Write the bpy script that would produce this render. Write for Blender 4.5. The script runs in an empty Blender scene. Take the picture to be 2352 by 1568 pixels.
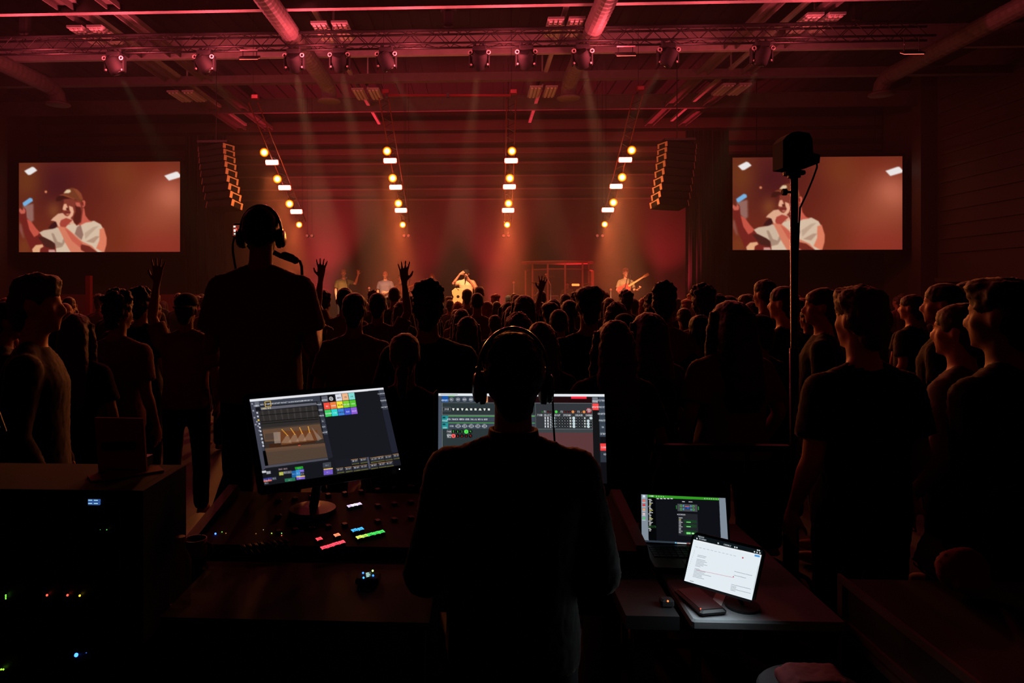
import bpy, math, random
import numpy as np
from mathutils import Vector, Matrix, Quaternion
random.seed(7); RNG = np.random.default_rng(7)
sc = bpy.context.scene
COL = sc.collection
# ---------------------------------------------------------------- camera
F, CX, CY = 1568.0, 1024.0, 668.0          # focal length and principal point in pixels of the 2352x1568 frame
YAW = math.radians(2.5); CAMZ = 1.85
cam = bpy.data.objects.new('camera', bpy.data.cameras.new('camera')); COL.objects.link(cam)
cam.location = (0, 0, CAMZ); cam.rotation_euler = (math.pi/2, 0, YAW)
cam.data.sensor_width = 36; cam.data.lens = 24
cam.data.shift_x = (1176-CX)/2352; cam.data.shift_y = (CY-784)/2352
cam.data.clip_start = .05; cam.data.clip_end = 200
sc.camera = cam
sc.view_settings.view_transform = 'Standard'; sc.view_settings.look = 'None'
sc.view_settings.gamma = 1; sc.view_settings.use_curve_mapping = False
sc.view_settings.exposure = 0
w = bpy.data.worlds.new('world'); sc.world = w; w.use_nodes = True
w.node_tree.nodes['Background'].inputs[0].default_value = (1, .07, .04, 1)
w.node_tree.nodes['Background'].inputs[1].default_value = .011
cy = sc.cycles
cy.volume_bounces = 0; cy.max_bounces = 4; cy.diffuse_bounces = 2; cy.glossy_bounces = 2; cy.transmission_bounces = 4
cy.transparent_max_bounces = 6; cy.use_denoising = True; cy.sample_clamp_indirect = 2; cy.sample_clamp_direct = 0
cy.use_light_tree = True; cy.use_adaptive_sampling = True; cy.adaptive_threshold = .02; cy.adaptive_min_samples = 16; cy.caustics_reflective = False; cy.caustics_refractive = False

FWD = Vector((-math.sin(YAW), math.cos(YAW), 0)); RGT = Vector((math.cos(YAW), math.sin(YAW), 0)); UP = Vector((0, 0, 1)); CAM = Vector((0, 0, CAMZ))
def ray(px, py): return FWD + RGT*((px-CX)/F) - UP*((py-CY)/F)
def P(px, py, D): return CAM + ray(px, py)*D                 # point seen at a pixel, D metres deep
def PY(px, py, Y):                                           # ... on the plane y = Y
    r = ray(px, py); return CAM + r*(Y/r.y)
def PZ(px, py, Z):                                           # ... on the plane z = Z
    r = ray(px, py); return CAM + r*((Z-CAMZ)/r.z)

# ---------------------------------------------------------------- lamps of the room
def light(name, kind, loc, target, energy, color, size=60, blend=1.0, radius=.05, spec=1.0):
    L = bpy.data.lights.new(name, kind); L.energy = energy; L.color = color
    o = bpy.data.objects.new(name, L); COL.objects.link(o); o.location = loc
    if target is not None: o.rotation_euler = (Vector(target)-Vector(loc)).to_track_quat('-Z', 'Y').to_euler()
    if kind == 'SPOT': L.spot_size = math.radians(size); L.spot_blend = blend; L.shadow_soft_size = radius
    if kind == 'POINT': L.shadow_soft_size = radius
    if kind == 'AREA': L.shape = 'RECTANGLE'; L.size, L.size_y = radius, radius
    return o
TB = CAMZ + 5.27                                             # underside of the lighting truss
TRY = 14.5
COLS = [[(607,350),(637,411),(665,468),(687,516)], [(889,347),(902,409),(915,467),(925,516)],
        [(1176,347),(1171,409),(1168,467),(1165,516)], [(1451,345),(1429,407),(1409,465),(1389,515)]]
BARS = [[(625,373),(654,431),(681,486)], [(896,369),(909,430),(921,483)], [(1174,369),(1170,429),(1167,483)], [(1436,367),(1415,428),(1396,482)]]
TWIN = [[(705,541),(716,541)], [(928,541),(938,541)], [(1157,541),(1168,541)], [(1372,541),(1384,541)]]
TOPS = [(578,238), (880,226), (1176,226), (1470,218)]
D0, D1 = 16.0, 20.0
def drop_depth(py): return D0 + (D1-D0)*max(0., min(1.1, ((py-226)/(516-226))**1.0*1.0))
def dd(py):                                                  # depth on the sloping ladder truss from the picture height
    k = (CY-py)/F; h0, h1 = 4.62, 1.94
    t = (h0-k*D0)/((h0-h1)+k*(D1-D0)); return D0 + (D1-D0)*t
E_BAR, E_SPOT, E_RED, E_KEY, E_BEAM, E_CEIL = 2000, 240, 2700, 9500, 1300, 112
for c in range(4):
    for i, (x, y) in enumerate(BARS[c]):
        p = P(x, y, dd(y)-.05)
        light('bar_lamp_light', 'SPOT', p-UP*.12, p-UP*5+Vector((0, -.6, 0)), E_BAR*(1+.5*i), (1, .155, .045), 48, 1, .12)
    for i, (x, y) in enumerate(COLS[c]):
        p = P(x, y, dd(y)-.1)
        light('spot_lamp_light', 'SPOT', p-FWD*.12, p-Vector((0, 12, 4.5)), E_SPOT, (1, .27, .05), 80, 1, .07)
for x, e in [(735, 1.5), (965, .6), (1140, 1.0), (1345, .35), (1555, 1.0)]:
    g = PY(x, 700, 23.4); g.z = .85
    light('floor_wash_light', 'SPOT', g, g+Vector((0, .25, 3)), E_RED*e, (1, .04, .07), 66, 1, .08)
for hx, x, e in ((673, -4.15, 1.), (778, -2.7, .8), (1101, -.75, .6), (1209, 2.6, .35), (1339, 4.5, .9)):
    s = PY(hx, 140, TRY); s = Vector((s.x, TRY+.12, TB-.35)); t = Vector((x, 20.4, 1.6)); s = s+(t-s).normalized()*.26
    light('key_light', 'SPOT', s, t, E_KEY*e, (1, .44, .21), 13.5, .7, .08)
for sx, tx, ty, e in [(258,345,300,.8), (466,565,290,.5), (886,975,310,1), (1537,1445,290,1), (1754,1690,300,.9)]:
    s = PY(sx, 140, TRY); s = Vector((s.x, TRY+.12, TB-.35)); t = P(sx+(tx-sx)/(ty-145)*400, 560, 15.6); s = s+(t-s).normalized()*.24
    light('beam_light', 'SPOT', s, t, E_BEAM*e, (1, .8, .4), 17, 1, .06)
for i in range(9):
    light('truss_wash_light', 'POINT', (-9.6+i*2.05, TRY-.28, TB-.35), None, E_CEIL*(1.0 if i < 7 else .6), (1, .10, .13), radius=.2)
for c in range(4):
    s = P(BARS[c][1][0], BARS[c][1][1]+12, 17.9); light('bar_spill_light', 'POINT', s, None, 44, (1, .27, .04), radius=.3)
for x in (-6, 0, 6):
    light('hall_glow_light', 'SPOT', (x, 14.9, 6.6), (x*1.1, 21, 8.2), 22, (1, .13, .07), 130, 1, .2)
HAZE, CLOUD = .003, .0105

# ---------------------------------------------------------------- materials
MATS = {}
def lin(c): return tuple(((v/255)/12.92 if v/255 <= .04045 else ((v/255+.055)/1.055)**2.4) for v in c)
def M(name, col=(128,128,128), rough=.6, metal=0., sheen=0., emit=0., emcol=None, noise=0., nscale=20., sample=True, bump=0., alpha=1., spec=.5):
    if name in MATS: return MATS[name]
    m = bpy.data.materials.new(name); m.use_nodes = True; nt = m.node_tree; b = nt.nodes['Principled BSDF']
    c = lin(col) + (1,)
    b.inputs['Base Color'].default_value = c; b.inputs['Roughness'].default_value = rough; b.inputs['Metallic'].default_value = metal
    b.inputs['Specular IOR Level'].default_value = spec
    if sheen: b.inputs['Sheen Weight'].default_value = sheen; b.inputs['Sheen Roughness'].default_value = .35; b.inputs['Sheen Tint'].default_value = (1, .8, .6, 1)
    if alpha < 1: b.inputs['Alpha'].default_value = alpha
    if emit:
        b.inputs['Emission Color'].default_value = lin(emcol or col) + (1,); b.inputs['Emission Strength'].default_value = emit
        if not sample: m.cycles.emission_sampling = 'NONE'
    if noise or bump:
        tc = nt.nodes.new('ShaderNodeTexCoord'); n = nt.nodes.new('ShaderNodeTexNoise'); n.inputs['Scale'].default_value = nscale; n.inputs['Detail'].default_value = 3
        nt.links.new(tc.outputs['Object'], n.inputs['Vector'])
        if noise:
            r = nt.nodes.new('ShaderNodeMix'); r.data_type = 'RGBA'
            r.inputs[6].default_value = tuple(v*(1-noise) for v in c[:3]) + (1,); r.inputs[7].default_value = tuple(min(1, v*(1+noise)) for v in c[:3]) + (1,)
            nt.links.new(n.outputs['Fac'], r.inputs[0]); nt.links.new(r.outputs[2], b.inputs['Base Color'])
        if bump:
            bp = nt.nodes.new('ShaderNodeBump'); bp.inputs['Strength'].default_value = bump; bp.inputs['Distance'].default_value = .01
            nt.links.new(n.outputs['Fac'], bp.inputs['Height']); nt.links.new(bp.outputs['Normal'], b.inputs['Normal'])
    MATS[name] = m; return m
def mat_attr(name, attr='picture', strength=1.0):             # a screen: emission from the colours stored on its mesh
    m = bpy.data.materials.new(name); m.use_nodes = True; nt = m.node_tree; nt.nodes.clear()
    o = nt.nodes.new('ShaderNodeOutputMaterial'); e = nt.nodes.new('ShaderNodeEmission'); a = nt.nodes.new('ShaderNodeAttribute')
    a.attribute_name = attr; e.inputs[1].default_value = strength
    nt.links.new(a.outputs['Color'], e.inputs[0]); nt.links.new(e.outputs[0], o.inputs[0]); m.cycles.emission_sampling = 'NONE'
    return m
BLACK = M('black_metal', (22,22,24), .45, .3)
MATTE = M('matte_black', (14,14,15), .85, noise=.3)
RUBBER = M('black_rubber', (12,12,12), .7)
STEEL = M('galvanised_steel', (185,182,182), .5, .2, noise=.25, nscale=6)
ALU = M('dark_aluminium', (70,70,74), .4, .6)
DIMLIT = M('dim_lit_steel', (105,96,94), .6, .1, noise=.25, nscale=6)  # darker copy of the steel, the weaker roof light put into its colour
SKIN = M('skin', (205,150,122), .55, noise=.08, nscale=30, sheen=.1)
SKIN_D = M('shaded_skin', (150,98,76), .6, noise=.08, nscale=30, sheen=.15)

# ---------------------------------------------------------------- mesh building
class MB:
    def __init__(s): s.v = []; s.f = []
    def add(s, vs, fs):
        n = len(s.v); s.v += [tuple(v) for v in vs]; s.f += [tuple(n+i for i in f) for f in fs]; return s
    def box(s, c, sz, rot=None):
        c = Vector(c); h = Vector(sz)/2; vs = []
        for dx, dy, dz in [(-1,-1,-1),(1,-1,-1),(1,1,-1),(-1,1,-1),(-1,-1,1),(1,-1,1),(1,1,1),(-1,1,1)]:
            v = Vector((dx*h.x, dy*h.y, dz*h.z))
            if rot is not None: v = rot @ v
            vs.append(c+v)
        return s.add(vs, [(0,3,2,1),(4,5,6,7),(0,1,5,4),(1,2,6,5),(2,3,7,6),(3,0,4,7)])
    def bbox(s, a, b): a, b = Vector(a), Vector(b); return s.box((a+b)/2, b-a)
    def chamfer(s, c, sz, r, rot=None):                       # box with all edges cut: rings of an octagon
        c = Vector(c); x, y, z = Vector(sz)/2; R = rot or Matrix.Identity(3); rings = []
        for zz, k in ((-z, r), (-z+r, 0), (z-r, 0), (z, r)):
            X, Y = x-k, y-k
            pts = [(X,-Y+r),(X,Y-r),(X-r,Y),(-X+r,Y),(-X,Y-r),(-X,-Y+r),(-X+r,-Y),(X-r,-Y)]
            rings.append([c + R @ Vector((a, b, zz)) for a, b in pts])
        return s.rings(rings)
    def rings(s, rings, cap=True, closed=False):
        n = len(rings[0]); vs = [v for r in rings for v in r]; fs = []; m = len(rings)
        for i in range(m if closed else m-1):
            j = (i+1) % m
            for k in range(n): fs.append((i*n+k, i*n+(k+1) % n, j*n+(k+1) % n, j*n+k))
        if cap and not closed: fs.append(tuple(range(n-1, -1, -1))); fs.append(tuple((m-1)*n+k for k in range(n)))
        return s.add(vs, fs)
    def tube(s, a, b, r0, r1=None, n=10):
        a, b = Vector(a), Vector(b); r1 = r0 if r1 is None else r1; d = (b-a)
        if d.length < 1e-6: return s
        q = d.to_track_quat('Z', 'Y'); u, v = q @ Vector((1,0,0)), q @ Vector((0,1,0))
        return s.rings([[p + (u*math.cos(2*math.pi*k/n) + v*math.sin(2*math.pi*k/n))*r for k in range(n)] for p, r in ((a, r0), (b, r1))])
    def path(s, pts, r, n=8, rs=None):
        pts = [Vector(p) for p in pts]; rr = []; u = None
        for i, p in enumerate(pts):
            d = (pts[min(i+1, len(pts)-1)] - pts[max(i-1, 0)]).normalized()
            if u is None: u = d.orthogonal().normalized()
            u = (u - d*u.dot(d)).normalized(); v = d.cross(u); q = rs[i] if rs else r
            rr.append([p + (u*math.cos(2*math.pi*k/n) + v*math.sin(2*math.pi*k/n))*q for k in range(n)])
        return s.rings(rr)
    def ball(s, c, r, rot=None, n=12, m=8):
        c = Vector(c); r = Vector(r) if hasattr(r, '__len__') else Vector((r, r, r)); vs = []; fs = []
        def q(x, y, z):
            v = Vector((x*r.x, y*r.y, z*r.z)); return c + (rot @ v if rot is not None else v)
        vs.append(q(0,0,-1))
        for i in range(1, m):
            t = math.pi*i/m
            for k in range(n): a = 2*math.pi*k/n; vs.append(q(math.sin(t)*math.cos(a), math.sin(t)*math.sin(a), -math.cos(t)))
        vs.append(q(0,0,1)); L = len(vs)-1
        for k in range(n): fs.append((0, 1+(k+1) % n, 1+k)); fs.append((L, 1+(m-2)*n+k, 1+(m-2)*n+(k+1) % n))
        for i in range(m-2):
            for k in range(n): a = 1+i*n+k; b = 1+i*n+(k+1) % n; fs.append((a, b, b+n, a+n))
        return s.add(vs, fs)
    def cap(s, a, b, r0, r1=None, n=12):                      # tapered limb with round ends
        r1 = r0 if r1 is None else r1; s.tube(a, b, r0, r1, n); s.ball(a, r0, n=n); s.ball(b, r1, n=n); return s
    def loft(s, secs, n=20):                                  # secs: (centre, rx, ry[, tilt about x]) horizontal ellipses
        rr = []
        for e in secs:
            c, rx, ry = Vector(e[0]), e[1], e[2]; t = e[3] if len(e) > 3 else 0; ring = []
            for k in range(n):
                a = 2*math.pi*k/n; x, y = rx*math.copysign(abs(math.cos(a))**.85, math.cos(a)), ry*math.copysign(abs(math.sin(a))**.85, math.sin(a))
                ring.append(c + Vector((x, y*math.cos(t), y*math.sin(t))))
            rr.append(ring)
        return s.rings(rr)
    def lathe(s, c, axis, prof, n=20):                        # prof: (distance along axis, radius)
        c, axis = Vector(c), Vector(axis).normalized(); q = axis.to_track_quat('Z', 'Y'); u, v = q @ Vector((1,0,0)), q @ Vector((0,1,0))
        return s.rings([[c + axis*h + (u*math.cos(2*math.pi*k/n) + v*math.sin(2*math.pi*k/n))*max(r, .0005) for k in range(n)] for h, r in prof])
    def mesh(s, name, smooth=False):
        me = bpy.data.meshes.new(name); me.from_pydata(s.v, [], s.f); me.update()
        if smooth: me.shade_smooth()
        return me
    def build(s, name, mat, parent=None, smooth=False, loc=None, **kw): return mkobj(name, s.mesh(name, smooth), mat, parent, loc, **kw)
def props(o, label=None, cat=None, group=None, kind=None):
    if label: o['label'] = label
    if cat: o['category'] = cat
    if group: o['group'] = group
    if kind: o['kind'] = kind
    return o
def mkobj(name, me, mat, parent=None, loc=None, label=None, cat=None, group=None, kind=None):
    o = bpy.data.objects.new(name, me); COL.objects.link(o)
    if mat is not None:
        if not me.materials: me.materials.append(mat)
        elif me.materials[0] != mat: o.material_slots[0].link = 'OBJECT'; o.material_slots[0].material = mat
    if parent is not None: o.parent = parent
    if loc is not None: o.location = loc
    return props(o, label, cat, group, kind)
def thing(name, loc, label, cat, group=None, rz=0.):
    o = bpy.data.objects.new(name, None); COL.objects.link(o); o.location = loc; o.rotation_euler = (0, 0, rz); o.empty_display_size = .1
    return props(o, label, cat, group)
def struct(name, mb, mat): return mb.build(name, mat, kind='structure')
def copy_tree(o, label=None, **kw):
    def rec(x, par):
        c = x.copy(); COL.objects.link(c); c.parent = par
        for ch in list(x.children): rec(ch, c)
        return c
    c = rec(o, None)
    if label: c['label'] = label
    for k, v in kw.items(): c[k] = v
    return c
def solid(name, mb, voxel, smooth=4, disp=None, seed=0, freq=18.):
    """one continuous surface grown round overlapping shapes"""
    me = mb.mesh(name); o = bpy.data.objects.new('tmp', me); COL.objects.link(o)
    r = o.modifiers.new('r', 'REMESH'); r.mode = 'VOXEL'; r.voxel_size = voxel
    if smooth: m = o.modifiers.new('s', 'SMOOTH'); m.factor = .5; m.iterations = smooth
    dg = bpy.context.evaluated_depsgraph_get(); dg.update()
    out = bpy.data.meshes.new_from_object(o.evaluated_get(dg)); out.name = name
    bpy.data.objects.remove(o); bpy.data.meshes.remove(me)
    if disp:
        n = len(out.vertices); co = np.empty(n*3); out.vertices.foreach_get('co', co); co = co.reshape(-1, 3)
        nr = np.empty(n*3); out.vertices.foreach_get('normal', nr); nr = nr.reshape(-1, 3)
        g = np.random.default_rng(seed); d = np.zeros(n)
        for k in range(10):
            w_ = g.normal(size=3); w_ = w_/np.linalg.norm(w_)*freq*(1+.35*k); d += np.sin(co@w_ + g.uniform(0, 6.28))/(1+.25*k)
        d = d/2.2 + g.normal(size=n)*.35
        co = co + nr*(d*disp)[:, None]; out.vertices.foreach_set('co', co.ravel()); out.update()
    out.shade_smooth(); out.materials.clear(); return out
def look(loc, target): return (Vector(target)-Vector(loc)).to_track_quat('Y', 'Z').to_matrix()

# ---------------------------------------------------------------- hall
CONC = M('dark_concrete', (60,52,50), .7, noise=.3, nscale=1.5)
WALLM = M('wall_cladding', (84,66,58), .7, noise=.12, nscale=3, bump=.1)
DECK = M('roof_deck', (20,15,15), .8, noise=.1)
XL, XR, YB, ZC = -16.2, 14.3, 24.6, CAMZ+6.9
struct('floor', MB().bbox((XL-.2, -1.5, -.2), (XR+.2, YB+.3, 0)), CONC)
mb = MB().bbox((XL-.2, -1.5, ZC), (XR+.2, YB+.3, ZC+.25))
for k in range(60): mb.bbox((XL+.3+k*.5, 6, ZC-.06), (XL+.3+k*.5+.25, YB, ZC+.01))
struct('ceiling', mb, DECK)
mb = MB().bbox((XL-.2, YB, 0), (XR+.2, YB+.25, ZC))
struct('wall_back', mb, M('back_wall_paint', (52,38,30), .8, noise=.12, nscale=3))
for i, (y0, y1) in enumerate([(276,298), (306,326), (340,352), (372,376), (402,405), (432,435), (456,459)]):
    a, b = PY(1092, y0, YB), PY(1092, y1, YB)
    struct('trim_%d' % (i+1), MB().bbox((XL+.1, YB-.03, b.z), (XR-.1, YB-.002, a.z)), WALLM)
mb = MB().bbox((XL-.2, -1.5, 0), (XL, YB, ZC))
struct('wall_left', mb, WALLM)
mb = MB().bbox((XR, -1.5, 0), (XR+.2, YB, ZC))
for z in np.arange(3.0, ZC-.3, .43): mb.bbox((XR-.07, 1, z), (XR+.01, 21.6, z+.1))
struct('wall_right', mb, WALLM)
struct('trim_20', MB().bbox((XR-.35, 1, 2.12), (XR-.01, 21.4, 2.24)), WALLM)
struct('trim_21', MB().bbox((XR-.5, 21.8, 0), (XR-.01, 22.25, ZC)), WALLM)
struct('trim_22', MB().bbox((XL+.01, 21.8, 0), (XL+.5, 22.25, ZC)), WALLM)
# roof steel
BEAMZ = CAMZ+5.8
def ibeam(a, b, h=.45, fl=.12, web=.02, ft=.03):
    a, b = Vector(a), Vector(b); d = (b-a).normalized(); s_ = d.cross(UP); L = (b-a).length; c = (a+b)/2
    R = Matrix((s_, d, UP)).transposed(); m = MB()
    m.box(c+UP*ft/2, (fl, L, ft), R); m.box(c+UP*(ft+h/2-.001), (web, L, h), R); m.box(c+UP*(ft+h+ft/2-.002), (fl, L, ft), R); return m
for Y, fl, lab in [(13.95, .14, 'pink-lit steel roof beam crossing the hall nearest, above the lighting truss'),
                  (16.8, .13, 'steel roof beam crossing the hall just behind the moving head lamps')]:
    ibeam((XL+.3, Y, BEAMZ), (XR-.02, Y, BEAMZ), .5, fl).build('roof_beam', STEEL, label=lab, cat='roof beam')
MB().bbox((XL+.02, 18.8, BEAMZ), (XR-.02, 19.0, BEAMZ+.22)).build('roof_beam', DIMLIT, label='deep box-section steel roof beam behind the lamps, spanning above the stage front', cat='roof beam')
ibeam((XL+.3, 22.0, BEAMZ), (XR-.02, 22.0, BEAMZ), .4, .12).build('roof_beam', DIMLIT, label='furthest thin steel roof beam, close to the back wall above the stage', cat='roof beam')
for k, (r, wd, lab) in enumerate([(-1.46, .36, 'wide steel girder running towards the stage, outermost on the left'),
                                   (-1.285, .30, 'wide steel girder running towards the stage, second from the left'),
                                   (1.05, .30, 'wide steel girder running towards the stage, right of the centre duct'),
                                   (1.25, .28, 'wide steel girder running towards the stage, outermost on the right')]):
    m = MB(); x = r*5.85
    m.bbox((x-wd/2, 7.5, BEAMZ+.14), (x+wd/2, YB-.05, BEAMZ+.17)); m.bbox((x-wd/2, 7.5, BEAMZ+.05), (x-wd/2+.03, YB-.05, BEAMZ+.139)); m.bbox((x+wd/2-.03, 7.5, BEAMZ+.05), (x+wd/2, YB-.05, BEAMZ+.139))
    m.build('roof_girder', DIMLIT, label=lab, cat='girder')
for r, lab in [(-.581, 'narrow steel cable tray running towards the stage, left of centre'), (.323, 'narrow steel cable tray running towards the stage, right of centre'),
               (-1.40, 'narrow steel cable tray between the two left girders'), (1.16, 'narrow steel cable tray between the two right girders')]:
    m = MB(); x = r*5.95
    m.bbox((x-.05, 7.5, BEAMZ+.18), (x+.05, YB-.2, BEAMZ+.2)); m.bbox((x-.05, 7.5, BEAMZ+.2), (x-.04, YB-.2, BEAMZ+.26)); m.bbox((x+.04, 7.5, BEAMZ+.2), (x+.05, YB-.2, BEAMZ+.26))
    m.build('cable_tray', STEEL, label=lab, cat='cable tray')
# unlit high-bay fittings
def highbay(x, Y, label, s=1.):
    t = thing('high_bay_light', (x, Y, BEAMZ-.1), label, 'ceiling light', 'unlit high bay lights under the roof')
    for sx in (-1, 1):
        MB().bbox((sx*.22-.17, -.5, 0), (sx*.22+.17, .5, .05)).build('housing', STEEL, t)
        for k in range(3):
            MB().bbox((sx*.22-.13+k*.1, -.46, -.035), (sx*.22-.07+k*.1, .46, -.001)).build('tube_cover', M('milky_plastic', (225,220,215), .5), t)
    MB().bbox((-.02, -.02, .05), (.02, .02, ZC-.06-BEAMZ+.1)).build('hanger', STEEL, t)
    return t
for Y, nm in ((14.9, 'near row'), (19.7, 'far row')):
    for px, lab in ((153, 'outermost on the left'), (745, 'left of centre'), (1304, 'right of centre'), (1895, 'outermost on the right')):
        x = (px-1092)/638*5.75
        highbay(x, Y, 'unlit high bay ceiling light, %s, %s' % (nm, lab))
# ducts with round diffusers
def duct(x, lab):
    t = thing('air_duct', (x, 18.5, BEAMZ-.5), lab, 'air duct', 'round air ducts with drop diffusers')
    pts = [(0, -11, .27), (0, -3, .27), (0, -.45, .27), (0, -.2, .22), (0, -.06, .12), (0, 0, 0), (0, 0, -.05)]
    m = MB()
    pp = []
    for a, b in zip(pts[:-1], pts[1:]):
        a, b = Vector(a), Vector(b); n = max(1, int((b-a).length/.09))
        pp += [a+(b-a)*i/n for i in range(n)]
    pp.append(Vector(pts[-1])); m.path(pp, .2, 16, rs=[.2+.012*(i % 2) for i in range(len(pp))])
    m.build('corrugated_pipe', DIMLIT, t, smooth=False)
    MB().lathe((0, 0, -.05), (0, 0, -1), [(0, .2), (.04, .31), (.07, .32), (.09, .3)], 24).build('diffuser', DIMLIT, t, smooth=True)
duct(-4.0, 'round air duct left of centre with a drop diffuser'); duct(2.5, 'round air duct right of centre with a drop diffuser')
duct(-11.6, 'round air duct by the left wall with a drop diffuser'); duct(10.7, 'round air duct near the right wall with a drop diffuser')

# ---------------------------------------------------------------- main lighting truss
t = thing('lighting_truss', (0, TRY, TB), 'long black box truss across the hall carrying the moving head lamps', 'truss')
X0, X1 = PY(-60, 100, TRY).x, PY(2150, 90, TRY).x
for dy, dz in ((0, 0), (.29, 0), (0, .29), (.29, .29)):
    MB().tube((X0, dy, dz), (X1, dy, dz), .025, n=8).build('chord', BLACK, t)
m = MB(); n = int((X1-X0)/.29)
for k in range(n):
    a, b = X0+k*.29, X0+(k+1)*.29; s_ = k % 2
    for dy in (0, .29): m.tube((a, dy, .29*s_), (b, dy, .29*(1-s_)), .009, n=5)
    for dz in (0, .29): m.tube((a, .29*s_, dz), (b, .29*(1-s_), dz), .009, n=5)
m.build('bracing', M('dark_bracing', (40,38,40), .5, .4), t)
m = MB().path([(X0, .1, .31), (-6, .12, .31), (0, .1, .31), (6, .13, .31), (X1, .1, .31)], .03, 6); m.build('cable_bundle', RUBBER, t)
def hoist(px, py0, py1, lab):
    p = PY(px, (py0+py1)/2, TRY+.15); hz = (PY(px, py0, TRY).z-PY(px, py1, TRY).z)
    t = thing('chain_hoist', (p.x, TRY+.15, TB+.36), lab, 'chain hoist', 'black chain hoists over the truss')
    m = MB().chamfer((0, 0, hz/2), (.2, .2, hz), .03); m.build('motor_body', MATTE, t)
    MB().chamfer((.0, 0, hz+.05), (.34, .16, .1), .02).build('motor_cover', MATTE, t)
    MB().tube((0, 0, hz+.1), (0, 0, ZC-TB-.36), .012, n=6).build('chain', BLACK, t)
    MB().tube((0, 0, -.1), (0, 0, 0), .02, n=8).build('hook', BLACK, t)
hoist(1030, 22, 62, 'black chain hoist at the middle of the truss')
hoist(58, 30, 80, 'black chain hoist near the left end of the truss')
hoist(1965, 12, 60, 'black chain hoist near the right end of the truss')

def moving_head(px, py, tgt, lab):
    p = PY(px, py, TRY); p.z = TB
    t = thing('moving_head_lamp', (p.x, TRY+.02, TB-.02), lab, 'stage light', 'moving head lamps hung under the truss')
    [MB().tube((q, .1, -.03), (q, .1, .07), .035, n=8).build('clamp', ALU, t) for q in (-.1, .1)]
    MB().chamfer((0, .1, -.09), (.3, .26, .11), .02).build('base', MATTE, t)
    m = MB()
    for s_ in (-1, 1):
        m.chamfer((s_*.2, .1, -.3), (.045, .14, .34), .015); m.tube((s_*.14, .1, -.31), (s_*.2, .1, -.31), .05, n=12)
    m.chamfer((0, .1, -.165), (.42, .14, .05), .015); m.build('yoke', MATTE, t)
    d = (Vector(tgt)-Vector((p.x, TRY+.12, TB-.33))).normalized(); c = Vector((0, .1, -.33))
    MB().lathe(c, d, [(-.2, .1), (-.19, .13), (-.12, .155), (.02, .165), (.12, .165), (.16, .15), (.17, .13)], 24).build('lamp_head', MATTE, t, smooth=True)
    MB().lathe(c, d, [(-.205, .1), (-.2, .125), (-.195, .128)], 24).build('rear_cover', BLACK, t, smooth=True)
    m = MB().lathe(c+d*.17, d, [(0, .13), (.012, .12), (.02, .02)], 24); m.build('lens', M('dark_glass', (30,30,32), .08), t, smooth=True)
    for s_ in (-1, 1):
        a = Vector((s_*.19, -.01, -.19))
        m = MB(); rr = []
        for k in range(14):
            q = 2*math.pi*k/14; cc = a+Vector((math.cos(q)*.038, -.01, math.sin(q)*.038)); o_ = Vector((math.cos(q), 0, math.sin(q)))
            rr.append([cc+o_*math.cos(2*math.pi*j/6)*.013+Vector((0, math.sin(2*math.pi*j/6)*.013, 0)) for j in range(6)])
        m.rings(rr, closed=True); m.build('handle_ring', M('pale_grip', (190,180,175), .5), t, smooth=True)
        MB().ball(c+Vector((s_*.175, -.06, -.1)), .024).build('knob', M('pale_grip', (190,180,175), .5), t, smooth=True)
names = ['first', 'second', 'third', 'fourth', 'fifth', 'sixth', 'seventh', 'eighth', 'ninth', 'tenth']
KT = {673: (-3.9, 20.4, 1.6), 778: (-2.7, 20.4, 1.6), 1101: (-.8, 20.4, 1.6), 1209: (2.6, 20.4, 1.6), 1339: (4.5, 20.4, 1.6)}
MH = [(258,145,(345,300)), (466,138,(565,290)), (673,135,(760,420)), (778,133,(800,560)), (886,131,(975,310)), (1101,131,(1025,330)), (1209,130,(1190,560)), (1339,128,(1320,560)), (1537,125,(1445,290)), (1754,122,(1690,300))]
for i, (x, y, (tx, ty)) in enumerate(MH):
    moving_head(x, y, KT[x] if x in KT else P(x+(tx-x)/(ty-145)*400, 560, 15.6), 'black moving head lamp under the truss, %s of ten from the left' % names[i])
PINKPANEL = M('lit_red_led', (255,120,100), .5, emit=2.2, emcol=(255,105,90))
for px, py, lab in [(573,134,'glowing red LED wash panel on the truss between the second and third moving heads'), (1437,126,'glowing red LED wash panel on the truss between the eighth and ninth moving heads'), (2095,122,'glowing red LED wash panel under the right end of the truss')]:
    p = PY(px, py, TRY-.02)
    t = thing('led_wash_panel', p, lab, 'stage light', 'red LED wash panels on the truss')
    R = Matrix.Rotation(math.radians(28), 3, 'X')
    MB().box((0, 0, .02), (.42, .2, .035), R).build('housing', BLACK, t)
    for i in range(3):
        m = MB()
        for j in range(10): m.box(R @ Vector((-.178+j*.0395, -.06+i*.06, -.005)), (.033, .05, .012), R)
        m.build('led_row', PINKPANEL, t)
    top = TB - p.z
    [MB().tube((q, .02, .03), (q, .02, top), .01, n=6).build('bracket', BLACK, t) for q in (-.15, .15)]
    MB().box((0, -.05, .16 if top > .2 else .05), (.38, .02, .022)).build('cross_bar', STEEL, t)

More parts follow.
